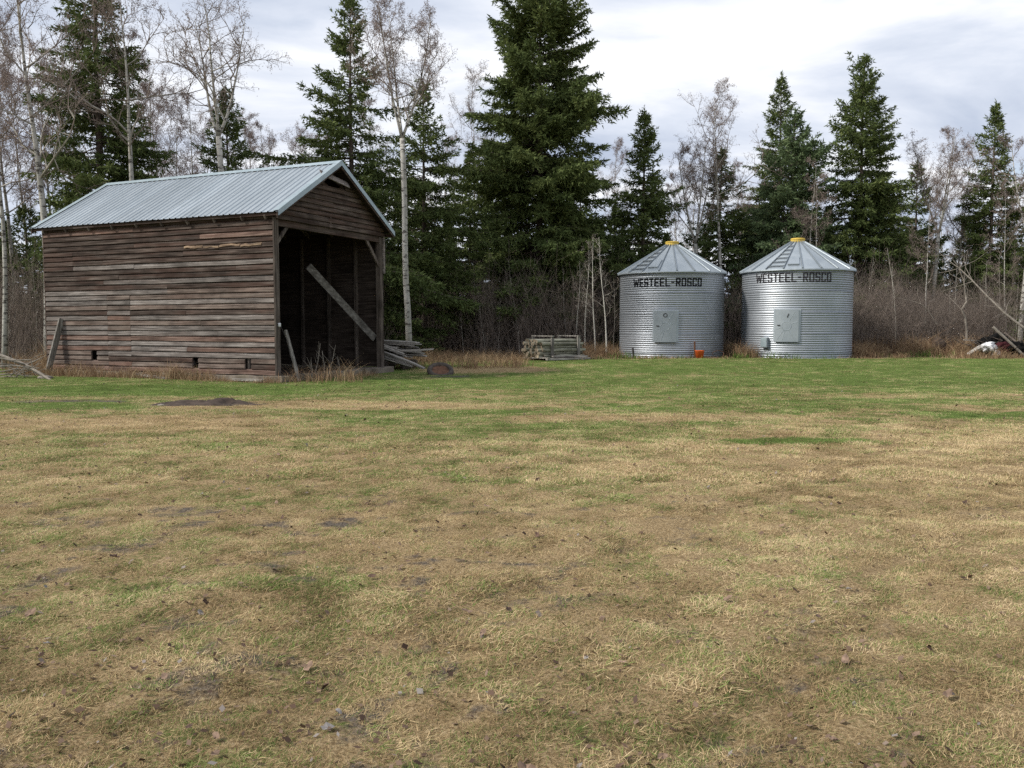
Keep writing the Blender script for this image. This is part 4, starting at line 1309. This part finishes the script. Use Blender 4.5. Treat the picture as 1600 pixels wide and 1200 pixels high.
SPOT = [(-60, 34, 1.0), (-120, 38, 1.2), (15, 44, .62), (110, 46, .72), (230, 47, .62), (300, 48, .6), (420, 47, .62), (500, 46, .70), (590, 45, .78), (628, 49, .85), (700, 43, .62), (770, 48, 1.0), (905, 47, .95), (930, 44, .62), (960, 47, .72),
        (1040, 49, .60), (1065, 47, .52), (1165, 45.5, .62), (1185, 50, .75), (1290, 48, .72), (1385, 47.5, .66), (1410, 50, .62), (1460, 52, .60), (1500, 50, .66), (1575, 50, .6), (1620, 48, .8), (1690, 46, .9), (1740, 50, 1.0), (540, 52, .8), (660, 53, .9), (1100, 54, .6), (1240, 53, .8), (1340, 54, .8), (160, 52, .6), (360, 52, .6), (850, 54, 1.0), (1000, 54, .7), (1362, 45, .45), (1395, 44, .42), (1440, 48, .5), (1485, 46, .45), (1520, 48, .55), (1550, 47, .5), (1600, 45, .5), (1420, 55, .7), (1530, 56, .7), (1080, 44.5, .42), (690, 46, .5), (20, 38, .5), (-30, 42, .7), (60, 33.5, .35)]
for k, (u, Y, s) in enumerate(SPOT):
    w_ = region(u)
    put_tree('spruce_tree', 'dark background spruce ' + w_, 'spruce tree', SP[k % 3], px_x(u, Y), Y, rnd.uniform(0, 6.28), s, 'background spruces ' + w_)

# young trees along the edge of the wood
SAP = [aspen_meshes(4.6 + .6 * (k % 3), 301 + k, lo=.25, spread=.18, r0=.022 + .004 * (k % 3), n_limb=9, catk=0, bark='sapling', fine=.7, bend=.035, thin=.007) for k in range(5)]
def sapling(u, Y, vtop, k, label, group):
    h = px_z(vtop, Y); base = 4.6 + .6 * (k % 3)
    return put_tree('aspen_sapling', label, 'sapling', (SAP[k % 5][0], SAP[k % 5][1], None), px_x(u, Y), Y, rnd.uniform(0, 6.28), h / base, group)
SAPB = [aspen_meshes(5.2, 351 + k, lo=.32, spread=.20, r0=.040, n_limb=9, catk=0, bark='pale', fine=.75, bend=.024, thin=.0055) for k in range(2)]
for j, (u, Y, vt) in enumerate(((899, 36.6, 392), (914, 36.2, 380), (930, 35.8, 375), (947, 35.4, 372))):
    hb = px_z(vt, Y)
    put_tree('aspen_sapling', ('leftmost of four pale saplings left of the crisp lettered bin', 'second of four pale saplings left of the crisp lettered bin', 'third of four pale saplings left of the crisp lettered bin', 'pale sapling nearest the crisp lettered bin')[j], 'sapling', (SAPB[j % 2][0], SAPB[j % 2][1], None), px_x(u, Y), Y, j * 2.1, hb / 5.2, 'pale saplings between post stack and bin')
for j in range(46):
    u = (606, 615, 628, 650, 664, 680, 687, 704, 724, 741, 758, 766, 772, 778, 795, 812, 838, 862, 884, 940, 958)[j] if j < 21 else (rnd.uniform(1345, 1590) if j < 38 else rnd.uniform(-30, 62))
    Y = rnd.uniform(36.2, 40.5) if j < 21 else (rnd.uniform(36.5, 43) if j < 38 else rnd.uniform(27.5, 33))
    vt = rnd.uniform(395, 470) if j < 21 else (rnd.uniform(380, 450) if j < 38 else rnd.uniform(300, 440))
    sapling(u, Y, vt, j, 'thin bare sapling ' + region(u), 'bare saplings ' + region(u))

# brush: countless bare stems
def brush(name, label, n, area, hmin, hmax, mat, seed, lean_=.22, rad=.006, twigs=5):
    r = np.random.default_rng(seed)
    xs, ys, w = [], [], []
    for (x0, x1, y0, y1, k) in area:
        xs.append(r.uniform(x0, x1, int(n * k))); ys.append(r.uniform(y0, y1, int(n * k)))
    x, y = np.concatenate(xs), np.concatenate(ys)
    m = len(x)
    P = np.stack([x, y, gh(x, y) - .03], 1)
    d = norm(np.stack([r.normal(0, lean_, m), r.normal(0, lean_, m), np.ones(m)], 1))
    H = r.uniform(hmin, hmax, m) * (.55 + .9 * fbm(x * .5, y * .5, seed, 2))
    A, B, R0, R1 = [], [], [], []
    q = P; nodes = []
    for i in range(4):
        d = norm(d + r.normal(0, .12, (m, 3)))
        q2 = q + d * (H / 4)[:, None]
        A.append(q); B.append(q2); R0.append(rad * (1.5 - .32 * i) * np.ones(m)); R1.append(rad * (1.5 - .32 * (i + 1)) * np.ones(m))
        nodes.append((q2, d)); q = q2
    for k in range(twigs):
        i = k % 4 if k % 4 else 2
        q0, dd = nodes[i]
        td = norm(dd * .7 + r.normal(0, .55, (m, 3)) + np.array([0, 0, .2]))
        L = H * r.uniform(.12, .34, m)
        A.append(q0); B.append(q0 + td * L[:, None]); R0.append(np.full(m, rad * .62)); R1.append(np.full(m, rad * .3))
    V, F = prisms(np.concatenate(A), np.concatenate(B), np.concatenate(R0), np.concatenate(R1))
    o = link(name, raw_mesh(name, V, F), M[mat]); return tag(o, label, 'brush', None, 'stuff')
brush('brush_thicket', 'grey brown thicket of bare brush at the edge of the wood', 1500,
      [(12.8, 22, 36.2, 43, 3.4), (-6.5, 5, 37.2, 44, 1.5), (4.0, 13.5, 38.6, 43, .9), (-20, -13.2, 28, 36, 1.1), (-14, -5, 33, 41, .9), (-1.5, 4, 36.0, 38, .35)], 1.0, 3.7, 'twig', 5, rad=.0058, twigs=7)

# tall dead weeds along the wood edge, the bins and the shed footing
def weeds(name, label, spots, n, hmin, hmax, mat, seed, wid=.008, bend=.5):
    r = np.random.default_rng(seed)
    xs, ys = [], []
    for (x0, x1, y0, y1, k) in spots:
        c = int(n * k)
        cx, cy_ = r.uniform(x0, x1, max(1, c // 14)), r.uniform(y0, y1, max(1, c // 14))
        i = r.integers(0, len(cx), c)
        xs.append(cx[i] + r.normal(0, .13, c)); ys.append(cy_[i] + r.normal(0, .13, c))
    x, y = np.concatenate(xs), np.concatenate(ys)
    ok = np.ones(len(x), bool)
    for bx, by in ((BX1, BY1), (BX2, BY2)): ok &= (x - bx) ** 2 + (y - by) ** 2 > 2.2 ** 2
    c_, s_ = math.cos(TH - math.pi / 2), math.sin(TH - math.pi / 2)
    lx = c_ * (x + 5.98) + s_ * (y - 21.4); ly = -s_ * (x + 5.98) + c_ * (y - 21.4)
    ok &= ~((lx > -.12) & (lx < SW + .1) & (ly > -.05) & (ly < SL + .1))
    x, y = x[ok], y[ok]; m = len(x)
    P = np.stack([x, y, gh(x, y) - .02], 1)
    H = r.uniform(hmin, hmax, m) * np.clip(.25 + 2.6 * (fbm(x * .9, y * .9, seed, 3) - .28), .2, 1.7)
    a = r.uniform(0, 6.283, m); side = np.stack([np.cos(a), np.sin(a), 0 * a], 1)
    ld = np.stack([r.normal(0, .22, m), r.normal(0, .22, m), np.ones(m)], 1)
    bd = r.normal(0, bend, (m, 3)) * np.array([1, 1, .15])
    w = (wid * r.uniform(.5, 1.3, m))[:, None]
    mid = P + ld * (H * .55)[:, None]; tip = P + (ld + bd) * (H)[:, None]
    V = np.stack([P - side * w, P + side * w, mid + side * w * .8, mid - side * w * .8, tip], 1).reshape(-1, 3)
    b = np.arange(m) * 5
    F = np.concatenate([np.stack([b, b + 1, b + 2], 1), np.stack([b, b + 2, b + 3], 1), np.stack([b + 3, b + 2, b + 4], 1)])
    me = raw_mesh(name, V, F); face_attr(me, 'tint', np.tile(np.clip(r.normal(.5, .25, m), 0, 1), 3)); me.materials.append(M[mat])
    return tag(link(name, me), label, 'weeds', None, 'stuff')
weeds('dead_weeds', 'tan and rust coloured dead weeds along the wood edge and bin bases',
      [(13.4, 22, 34.6, 37.6, 2.6), (8.9, 9.6, 33.0, 36, .35), (2.6, 4.6, 34.4, 36.5, .4), (13.5, 14.4, 33, 35, .25), (-15, -12.6, 24.6, 27.0, .5)], 5200, .25, .80, 'rushes', 3)
weeds('shed_weeds', 'dead weed stalks growing along the shed footing', [(-5.9, -3.9, 20.9, 24.6, .5)] + [(wp(-.42, .7 * i, 0)[0] - .35, wp(-.42, .7 * i, 0)[0] + .35, wp(-.42, .7 * i, 0)[1] - .28, wp(-.42, .7 * i, 0)[1] + .12, .10) for i in range(13)], 2600, .12, .42, 'rushes', 6, .006)
weeds('green_weeds', 'small green weeds sprouting along the yard edge', [(2.5, 13, 32.0, 33.2, .6), (-9.0, -8.4, 22.3, 22.9, .25), (13, 21, 33.6, 34.4, .3)], 1500, .10, .30, 'undergreen', 9, .010)
weeds('edge_weeds', 'short dry weeds straggling from the wood edge into the lawn', [(13.4, 22, 32.6, 34.8, .9), (-4, 4, 32.0, 34.5, .4)], 2000, .06, .26, 'rushes', 56, .008)
weeds('junk_weeds', 'dead weeds grown through the junk heap', [(17.6, 20.4, 32.7, 34.2, .6)], 1500, .12, .42, 'rushes', 46, .008)
weeds('bin_weeds', 'short dry weeds along the front of the bins', [(4.3, 13.8, 32.3, 33.6, .9)], 2600, .08, .24, 'rushes', 16, .008)
weeds('wood_edge_grass', 'straw coloured dead grass between the shed and the post stack', [(-5, 3.0, 31.5, 38.5, 2.2), (-4.2, .5, 27.0, 32, .9)], 2600, .10, .42, 'rushes', 26, .007, .8)
# tall single stalks before the shed opening
for k, (x, y, h) in enumerate(((.9, -.45, .95), (1.3, -.5, .75), (1.55, -.4, .9), (.65, -.6, .5), (1.9, -.55, .6))):
    p = Vector(wp(x, y, 0)); r_ = random.Random(k)
    m = MB()
    top = p + Vector((r_.uniform(-.1, .25), r_.uniform(-.1, .1), h))
    m.tube([p, p.lerp(top, .5) + Vector((.03, 0, 0)), top], [.012, .010, .005], 5)
    for j in range(4):
        b = p.lerp(top, .45 + .13 * j); m.tube([b, b + Vector((r_.uniform(-.2, .2), r_.uniform(-.1, .1), r_.uniform(.1, .25)))], [.006, .003], 4)
    tag(m.build('weed_stalk', M['deadwood']), 'tall dry weed stalk before the shed opening', 'weed', 'weed stalks before the shed opening')

# ------------------------------------------------------------------ brush pile left, junk heap and fallen limb right
def limb(name, label, pts, r0, r1, mat, twigs=4, seed=0, group=None, cat='branch', tl=.6):
    r_ = random.Random(seed)
    pts = [Vector(p) for p in pts]
    m = MB(); n = len(pts)
    m.tube(pts, [r0 + (r1 - r0) * i / (n - 1) for i in range(n)], 7)
    for k in range(twigs):
        i = r_.randrange(1, n); p = pts[i]; d = (pts[i] - pts[i - 1]).normalized()
        a = (d * .6 + Vector((r_.gauss(0, .6), r_.gauss(0, .5), r_.gauss(.15, .5)))).normalized()
        L = tl * r_.uniform(.5, 1.2)
        q = p + a * L * .5; q2 = q + (a + Vector((r_.gauss(0, .3), r_.gauss(0, .3), r_.gauss(0, .3)))).normalized() * L * .5
        for w in (q, q2): w.z = max(w.z, .05)
        m.tube([p, q, q2], [r1 * .7, r1 * .5, .004], 5)
    return tag(m.build(name, M[mat]), label, cat, group)
def wpx(u, v, Y): return (px_x(u, Y), Y, px_z(v, Y))
limb('fallen_branch', 'longest pale branch of the brush pile, sloping down to the shed corner', [wpx(-25, 545, 23.2), wpx(12, 559, 23.0), wpx(40, 570, 22.8), wpx(58, 581, 22.5), wpx(82, 597, 22.2)], .045, .03, 'deadwood', 3, 1)
BP = [((-20, 556), (20, 563), (48, 562), (50, 571)), ((-20, 575), (14, 571), (40, 573), (62, 587)), ((-25, 583), (5, 580), (25, 576), (44, 577)), ((-20, 570), (8, 572), (30, 579)), ((18, 594), (30, 583), (48, 578)), ((-20, 592), (10, 588), (36, 590)), ((-25, 562), (0, 568), (22, 570), (60, 580)), ((0, 596), (18, 585), (30, 570)), ((-15, 586), (20, 584), (56, 590))]
for k, pl in enumerate(BP):
    Y = 22.6 + .12 * k
    limb('fallen_branch', 'thin dead branch in the brush pile left of the shed', [wpx(u, v, Y) for u, v in pl], .022, .012, 'deadwood', 4, 20 + k, 'branches in the brush pile', tl=.5)
limb('fallen_limb', 'long dead limb leaning down at the right edge above the junk', [wpx(1640, 538, 34.0), wpx(1596, 511, 34.3), wpx(1568, 490, 34.6), wpx(1540, 464, 35.0), wpx(1516, 440, 35.4), wpx(1494, 420, 35.8)], .060, .02, 'deadwood', 12, 3, tl=1.2)
limb('crooked_sapling', 'crooked dead sapling with forked limbs left of the junk heap', [wpx(1510, 545, 36.0), wpx(1509, 515, 36.0), wpx(1506, 496, 36.0), wpx(1500, 484, 36.0), wpx(1507, 472, 36.0), wpx(1505, 460, 36.1), wpx(1502, 440, 36.2), wpx(1493, 420, 36.3)], .055, .018, 'deadwood', 9, 6, tl=1.3, cat='dead tree')
limb('arching_sapling', 'thin arching dead stem in the brush right of the bins', [wpx(1462, 507, 36.5), wpx(1448, 485, 36.5), wpx(1436, 475, 36.5), wpx(1420, 470, 36.6), wpx(1400, 466, 36.8)], .028, .012, 'deadwood', 4, 9, tl=.7, cat='dead tree')
JY = 33.6
def jp(u, v, dy=0): return wpx(u, v, JY + dy)
o = lump('white_bag', .30, .24, .19, M['white'], 31, .6, 4, 1.3); o.location = jp(1543, 543); tag(o, 'crumpled white plastic bag in the junk heap', 'bag')
o = lump('maroon_bag', .36, .30, .26, M['maroon'], 33, .6, 4, 1.3); o.location = jp(1566, 545, .25); tag(o, 'dark red plastic bag beside the white one', 'bag')
o = lump('black_bag', .62, .40, .34, M['blackplastic'], 35, .6, 4, 1.3); o.location = jp(1556, 538, .65); tag(o, 'large black plastic bag behind the white bag', 'bag')
o = lump('black_bag', .5, .38, .30, M['blackplastic'], 37, .6, 4, 1.3); o.location = jp(1586, 546, .3); tag(o, 'small black plastic bag under the sloping pole', 'bag')
pail = thing('white_pail', 'small white pail tipped under the white bag', 'pail', jp(1555, 553, -.15)); pail.rotation_euler = (R(60), 0, .4)
MB().lathe([(0, -.12), (.09, -.12), (.12, .12), (.13, .12), (.13, .14), (.11, .14), (.085, -.1), (0, -.1)], 16).build('pail_body', M['white'], pail, True)
MB().tube([(.12 * math.cos(a), .12 * math.sin(a), .1 + .05 * math.sin(a)) for a in np.linspace(0, math.pi, 8)], .006, 4).build('handle', M['darkmetal'], pail)
limb('sloping_pole', 'grey round pole sloping down over the junk heap', [jp(1550, 511, .1), jp(1575, 533, -.05), jp(1602, 557, -.2)], .055, .05, 'deadwood', 0, 1, cat='pole')
limb('sloping_pole', 'second thinner pole lying behind the grey pole on the junk heap', [jp(1568, 520, .4), jp(1610, 552, .2)], .038, .034, 'twig', 0, 2, cat='pole')
lean('junk_board', 'short grey board propped left of the white bag', 'board', jp(1512, 554, -.1), jp(1532, 541, .0), .15, .05, 'greyplank', up=(0, -.4, 1))
lean('junk_board', 'thin horizontal board behind the white bag', 'board', jp(1505, 531, .9), jp(1548, 533, .9), .06, .04, 'greyplank')
for k in range(16):
    r_ = random.Random(60 + k); u0 = r_.uniform(1512, 1590); v0 = r_.uniform(530, 552)
    limb('junk_stick', 'dark broken stick in the junk heap', [jp(u0, v0, .2), jp(u0 + r_.uniform(-22, 22), v0 - r_.uniform(-6, 12), .35)], .022, .015, 'timber', 2, 70 + k, 'sticks in the junk heap', 'stick', .4)
o = lump('dark_stump', .32, .28, .30, M['soil'], 41, .3); o.location = wpx(1466, 538, 35.2); o.location.z = G(o.location.x, 35.2) + .45; tag(o, 'dark rotten stump in the dead weeds right of the bins', 'stump')

# ------------------------------------------------------------------ grass blades (nobody could count them)
hidden = bpy.data.collections.new('tuft_sources')         # not linked to the scene
def tuft_mesh(seed, n, rad, lmin, lmax, wid, upright):
    r = np.random.default_rng(seed)
    a = r.uniform(0, 6.283, n); d = rad * np.sqrt(r.uniform(0, 1, n)) * r.uniform(.5, 1.15, n)
    P = np.stack([d * np.cos(a), d * np.sin(a), np.full(n, -.006)], 1)
    up = r.random(n) < upright
    L = r.uniform(lmin, lmax, n) * np.where(up, .62, 1.0)
    az = np.where(r.random(n) < .55, r.normal(.6, .7, n), r.uniform(0, 6.283, n))
    e = np.where(up, r.uniform(.7, 1.35, n), r.uniform(.04, .50, n))
    D1 = np.stack([np.cos(az) * np.cos(e), np.sin(az) * np.cos(e), np.sin(e)], 1)
    e2 = e - r.uniform(.1, .6, n); az2 = az + r.normal(0, .22, n)
    D2 = np.stack([np.cos(az2) * np.cos(e2), np.sin(az2) * np.cos(e2), np.sin(e2)], 1)
    side = norm(np.stack([-np.sin(az), np.cos(az), r.normal(0, .4, n)], 1)) * (wid * r.uniform(.55, 1.25, n))[:, None]
    mid = P + D1 * (L * .5)[:, None]; tip = mid + D2 * (L * .5)[:, None]
    tip[:, 2] = np.maximum(tip[:, 2], .002)
    V = np.stack([P - side, P + side, mid + side * .8, mid - side * .8, tip], 1).reshape(-1, 3)
    b = np.arange(n) * 5
    F = np.concatenate([np.stack([b, b + 1, b + 2], 1), np.stack([b, b + 2, b + 3], 1), np.stack([b + 3, b + 2, b + 4], 1)])
    me = raw_mesh('tuft', V, F); me.materials.append(M['blades'])
    o = bpy.data.objects.new('tuft_%02d' % seed, me); hidden.objects.link(o)
# 0-3 near, 4-7 far
for k in range(4): tuft_mesh(k, 140, .115, .022, .060, .0013, .10 + .05 * k)
for k in range(4, 8): tuft_mesh(k, 150, .17, .026, .066, .0023, .14 + .06 * (k - 4))
def scatter():
    r = np.random.default_rng(77)
    pts, scl, var = [], [], []
    for (y0, y1, dens, near) in ((1.6, 4.5, 270, 1), (4.5, 7.5, 190, 1), (7.5, 12, 95, 0), (12, 20, 52, 0), (20, 36.5, 26, 0)):
        w = .66 * y1 + 1.6
        n = int(2 * w * (y1 - y0) * dens)
        x = r.uniform(-w, w, n); y = r.uniform(y0, y1, n)
        ok = np.abs(x) < .64 * y + 1.5
        x, y = x[ok], y[ok]
        pts.append(np.stack([x, y], 1)); var.append(r.integers(0, 4, len(x)) + (0 if near else 4))
    xy = np.concatenate(pts); var = np.concatenate(var)
    g, m, li = fields(xy[:, 0], xy[:, 1])
    keep = r.random(len(xy)) > np.clip(m * 1.0 - .05, 0, .88)
    keep &= r.random(len(xy)) > .5 * sstep(.52, .68, fbm(xy[:, 0] * 2.7, xy[:, 1] * 3.3, 131, 3))
    keep &= r.random(len(xy)) > li * .8
    x, y = xy[:, 0], xy[:, 1]
    for bx, by in ((BX1, BY1), (BX2, BY2)): keep &= (x - bx) ** 2 + (y - by) ** 2 > 2.3 ** 2
    c_, s_ = math.cos(TH - math.pi / 2), math.sin(TH - math.pi / 2)
    lx = c_ * (x + 5.98) + s_ * (y - 21.4); ly = -s_ * (x + 5.98) + c_ * (y - 21.4)
    keep &= ~((lx > -.42) & (lx < SW + .4) & (ly > -.55) & (ly < SL + .4))
    xy, var, g = xy[keep], var[keep], g[keep]
    V = np.column_stack([xy, gh(xy[:, 0], xy[:, 1])])
    me = bpy.data.meshes.new('lawn_grass'); me.vertices.add(len(V)); me.vertices.foreach_set('co', V.astype(np.float32).ravel())
    al, ac = xy[:, 0] * .64 + xy[:, 1] * .77, xy[:, 0] * .77 - xy[:, 1] * .64
    tone = .50 * fbm(xy[:, 0] * 4.5, xy[:, 1] * 5.2, 111, 3) + .32 * fbm(al * .6, ac * 3.0, 113, 4) + .18 * fbm(xy[:, 0] * .4, xy[:, 1] * .7, 115, 3)
    bias = np.interp(xy[:, 0], [-6, -2, 0, 2, 5], [-.10, -.10, -.02, .10, .12]) * sstep(11, 6, xy[:, 1]) - .12 * sstep(4.2, 2.6, xy[:, 1]) * sstep(2.5, .5, xy[:, 0])
    tone = np.clip((tone - .5) * 3.2 + .52 + bias + r.normal(0, .20, len(V)) - .22 * np.exp(-(np.abs(ac + 2.77) / .2) ** 2) - .16 * np.exp(-(np.abs(ac + 1.25) / .2) ** 2), 0, 1)
    s = r.uniform(.75, 1.25, len(V)) * (.72 + .5 * fbm(xy[:, 0] * .8, xy[:, 1] * .8, 117, 3))
    for nm, a in (('green', np.clip(g + r.normal(0, .13, len(V)), 0, 1)), ('tone', tone), ('scl', s), ('rz', np.where(r.random(len(V)) < .6, r.normal(0, .8, len(V)), r.uniform(0, 6.283, len(V))))):
        at = me.attributes.new(nm, 'FLOAT', 'POINT'); at.data.foreach_set('value', a.astype(np.float32))
    at = me.attributes.new('var', 'INT', 'POINT'); at.data.foreach_set('value', var.astype(np.int32))
    o = link('lawn_grass', me)
    tag(o, 'matted dry and green grass blades covering the yard', 'grass', None, 'stuff')
    ng = bpy.data.node_groups.new('scatter_grass', 'GeometryNodeTree')
    ng.interface.new_socket('Geometry', in_out='INPUT', socket_type='NodeSocketGeometry')
    ng.interface.new_socket('Geometry', in_out='OUTPUT', socket_type='NodeSocketGeometry')
    gi = ng.nodes.new('NodeGroupInput'); go = ng.nodes.new('NodeGroupOutput')
    m2p = ng.nodes.new('GeometryNodeMeshToPoints')
    ip = ng.nodes.new('GeometryNodeInstanceOnPoints')
    ci = ng.nodes.new('GeometryNodeCollectionInfo'); ci.inputs['Collection'].default_value = hidden
    ci.inputs['Separate Children'].default_value = True; ci.inputs['Reset Children'].default_value = True
    def na(nm, ty):
        n = ng.nodes.new('GeometryNodeInputNamedAttribute'); n.data_type = ty; n.inputs['Name'].default_value = nm
        return n.outputs['Attribute']
    cb = ng.nodes.new('ShaderNodeCombineXYZ')
    L = ng.links.new
    L(gi.outputs[0], m2p.inputs['Mesh']); L(m2p.outputs[0], ip.inputs['Points']); L(ci.outputs[0], ip.inputs['Instance'])
    ip.inputs['Pick Instance'].default_value = True
    L(na('var', 'INT'), ip.inputs['Instance Index']); L(na('rz', 'FLOAT'), cb.inputs[2]); L(cb.outputs[0], ip.inputs['Rotation']); L(na('scl', 'FLOAT'), ip.inputs['Scale'])
    L(ip.outputs[0], go.inputs[0])
    md = o.modifiers.new('scatter', 'NODES'); md.node_group = ng
    print('grass tufts', len(V))
scatter()

# ------------------------------------------------------------------ fallen leaves
def leaf_mesh(seed):
    r_ = random.Random(seed)
    n = 9; V = [(0, 0, .004)]
    for k in range(n):
        a = 2 * math.pi * k / n; rr = r_.uniform(.65, 1.1)
        V.append((.040 * rr * math.cos(a), .030 * rr * math.sin(a), r_.uniform(.0, .022)))
    F = [(0, 1 + k, 1 + (k + 1) % n) for k in range(n)]
    me = bpy.data.meshes.new('dead_leaf'); me.from_pydata(V, [], F); me.update(); return me
def leaves():
    r = np.random.default_rng(5)
    sets = []
    for k, m in enumerate(('leaf', 'leaf_grey', 'leaf_dark', 'leaf', 'leaf_dark')):
        me = leaf_mesh(k); me.materials.append(M[m]); sets.append(me)
    cnt = 0
    while cnt < 150:
        y = 2.3 + 8.5 * r.random() ** 1.5; x = r.uniform(-.63, .63) * y
        if r.random() > np.interp(x / y, [-.6, 0, .6], [1, .75, .35]): continue
        o = link('dead_leaf', sets[int(r.choice(5, p=[.3, .14, .22, .18, .16]))])
        o.location = (x, y, G(x, y) + .016)
        o.rotation_euler = (r.normal(0, .35), r.normal(0, .35), r.uniform(0, 6.28))
        s = r.uniform(.30, .85); o.scale = (s, s * r.uniform(.7, 1), s * r.uniform(.3, 1.3))
        tag(o, 'dead leaf lying on the matted grass', 'leaf', 'fallen leaves on the lawn')
        cnt += 1
leaves()
def litter():
    r = np.random.default_rng(15)
    n = 6500
    y = 2.2 + 19 * r.random(n) ** 1.7; x = r.uniform(-.66, .66, n) * y
    k = r.random(n) < np.interp(x / y, [-.6, 0, .6], [1, .8, .45]); x, y = x[k], y[k]; n = len(x)
    P = np.stack([x, y, gh(x, y) + r.uniform(.006, .022, n)], 1)
    a = r.uniform(0, 6.283, n); L = r.uniform(.005, .017, n) * (1 + .04 * y)
    d = np.stack([np.cos(a), np.sin(a), r.normal(0, .35, n)], 1) * L[:, None]
    w = np.stack([-np.sin(a), np.cos(a), r.normal(0, .45, n)], 1) * (L * r.uniform(.35, .8, n))[:, None]
    V = np.stack([P - d, P + w, P + d * 1.1, P - w], 1).reshape(-1, 3)
    me = raw_mesh('leaf_litter', V, np.arange(4 * n).reshape(-1, 4)); face_attr(me, 'tint', r.random(n)); me.materials.append(M['littermix'])
    tag(link('leaf_litter', me), 'small brown and grey leaf fragments strewn over the lawn', 'leaf litter', None, 'stuff')
litter()
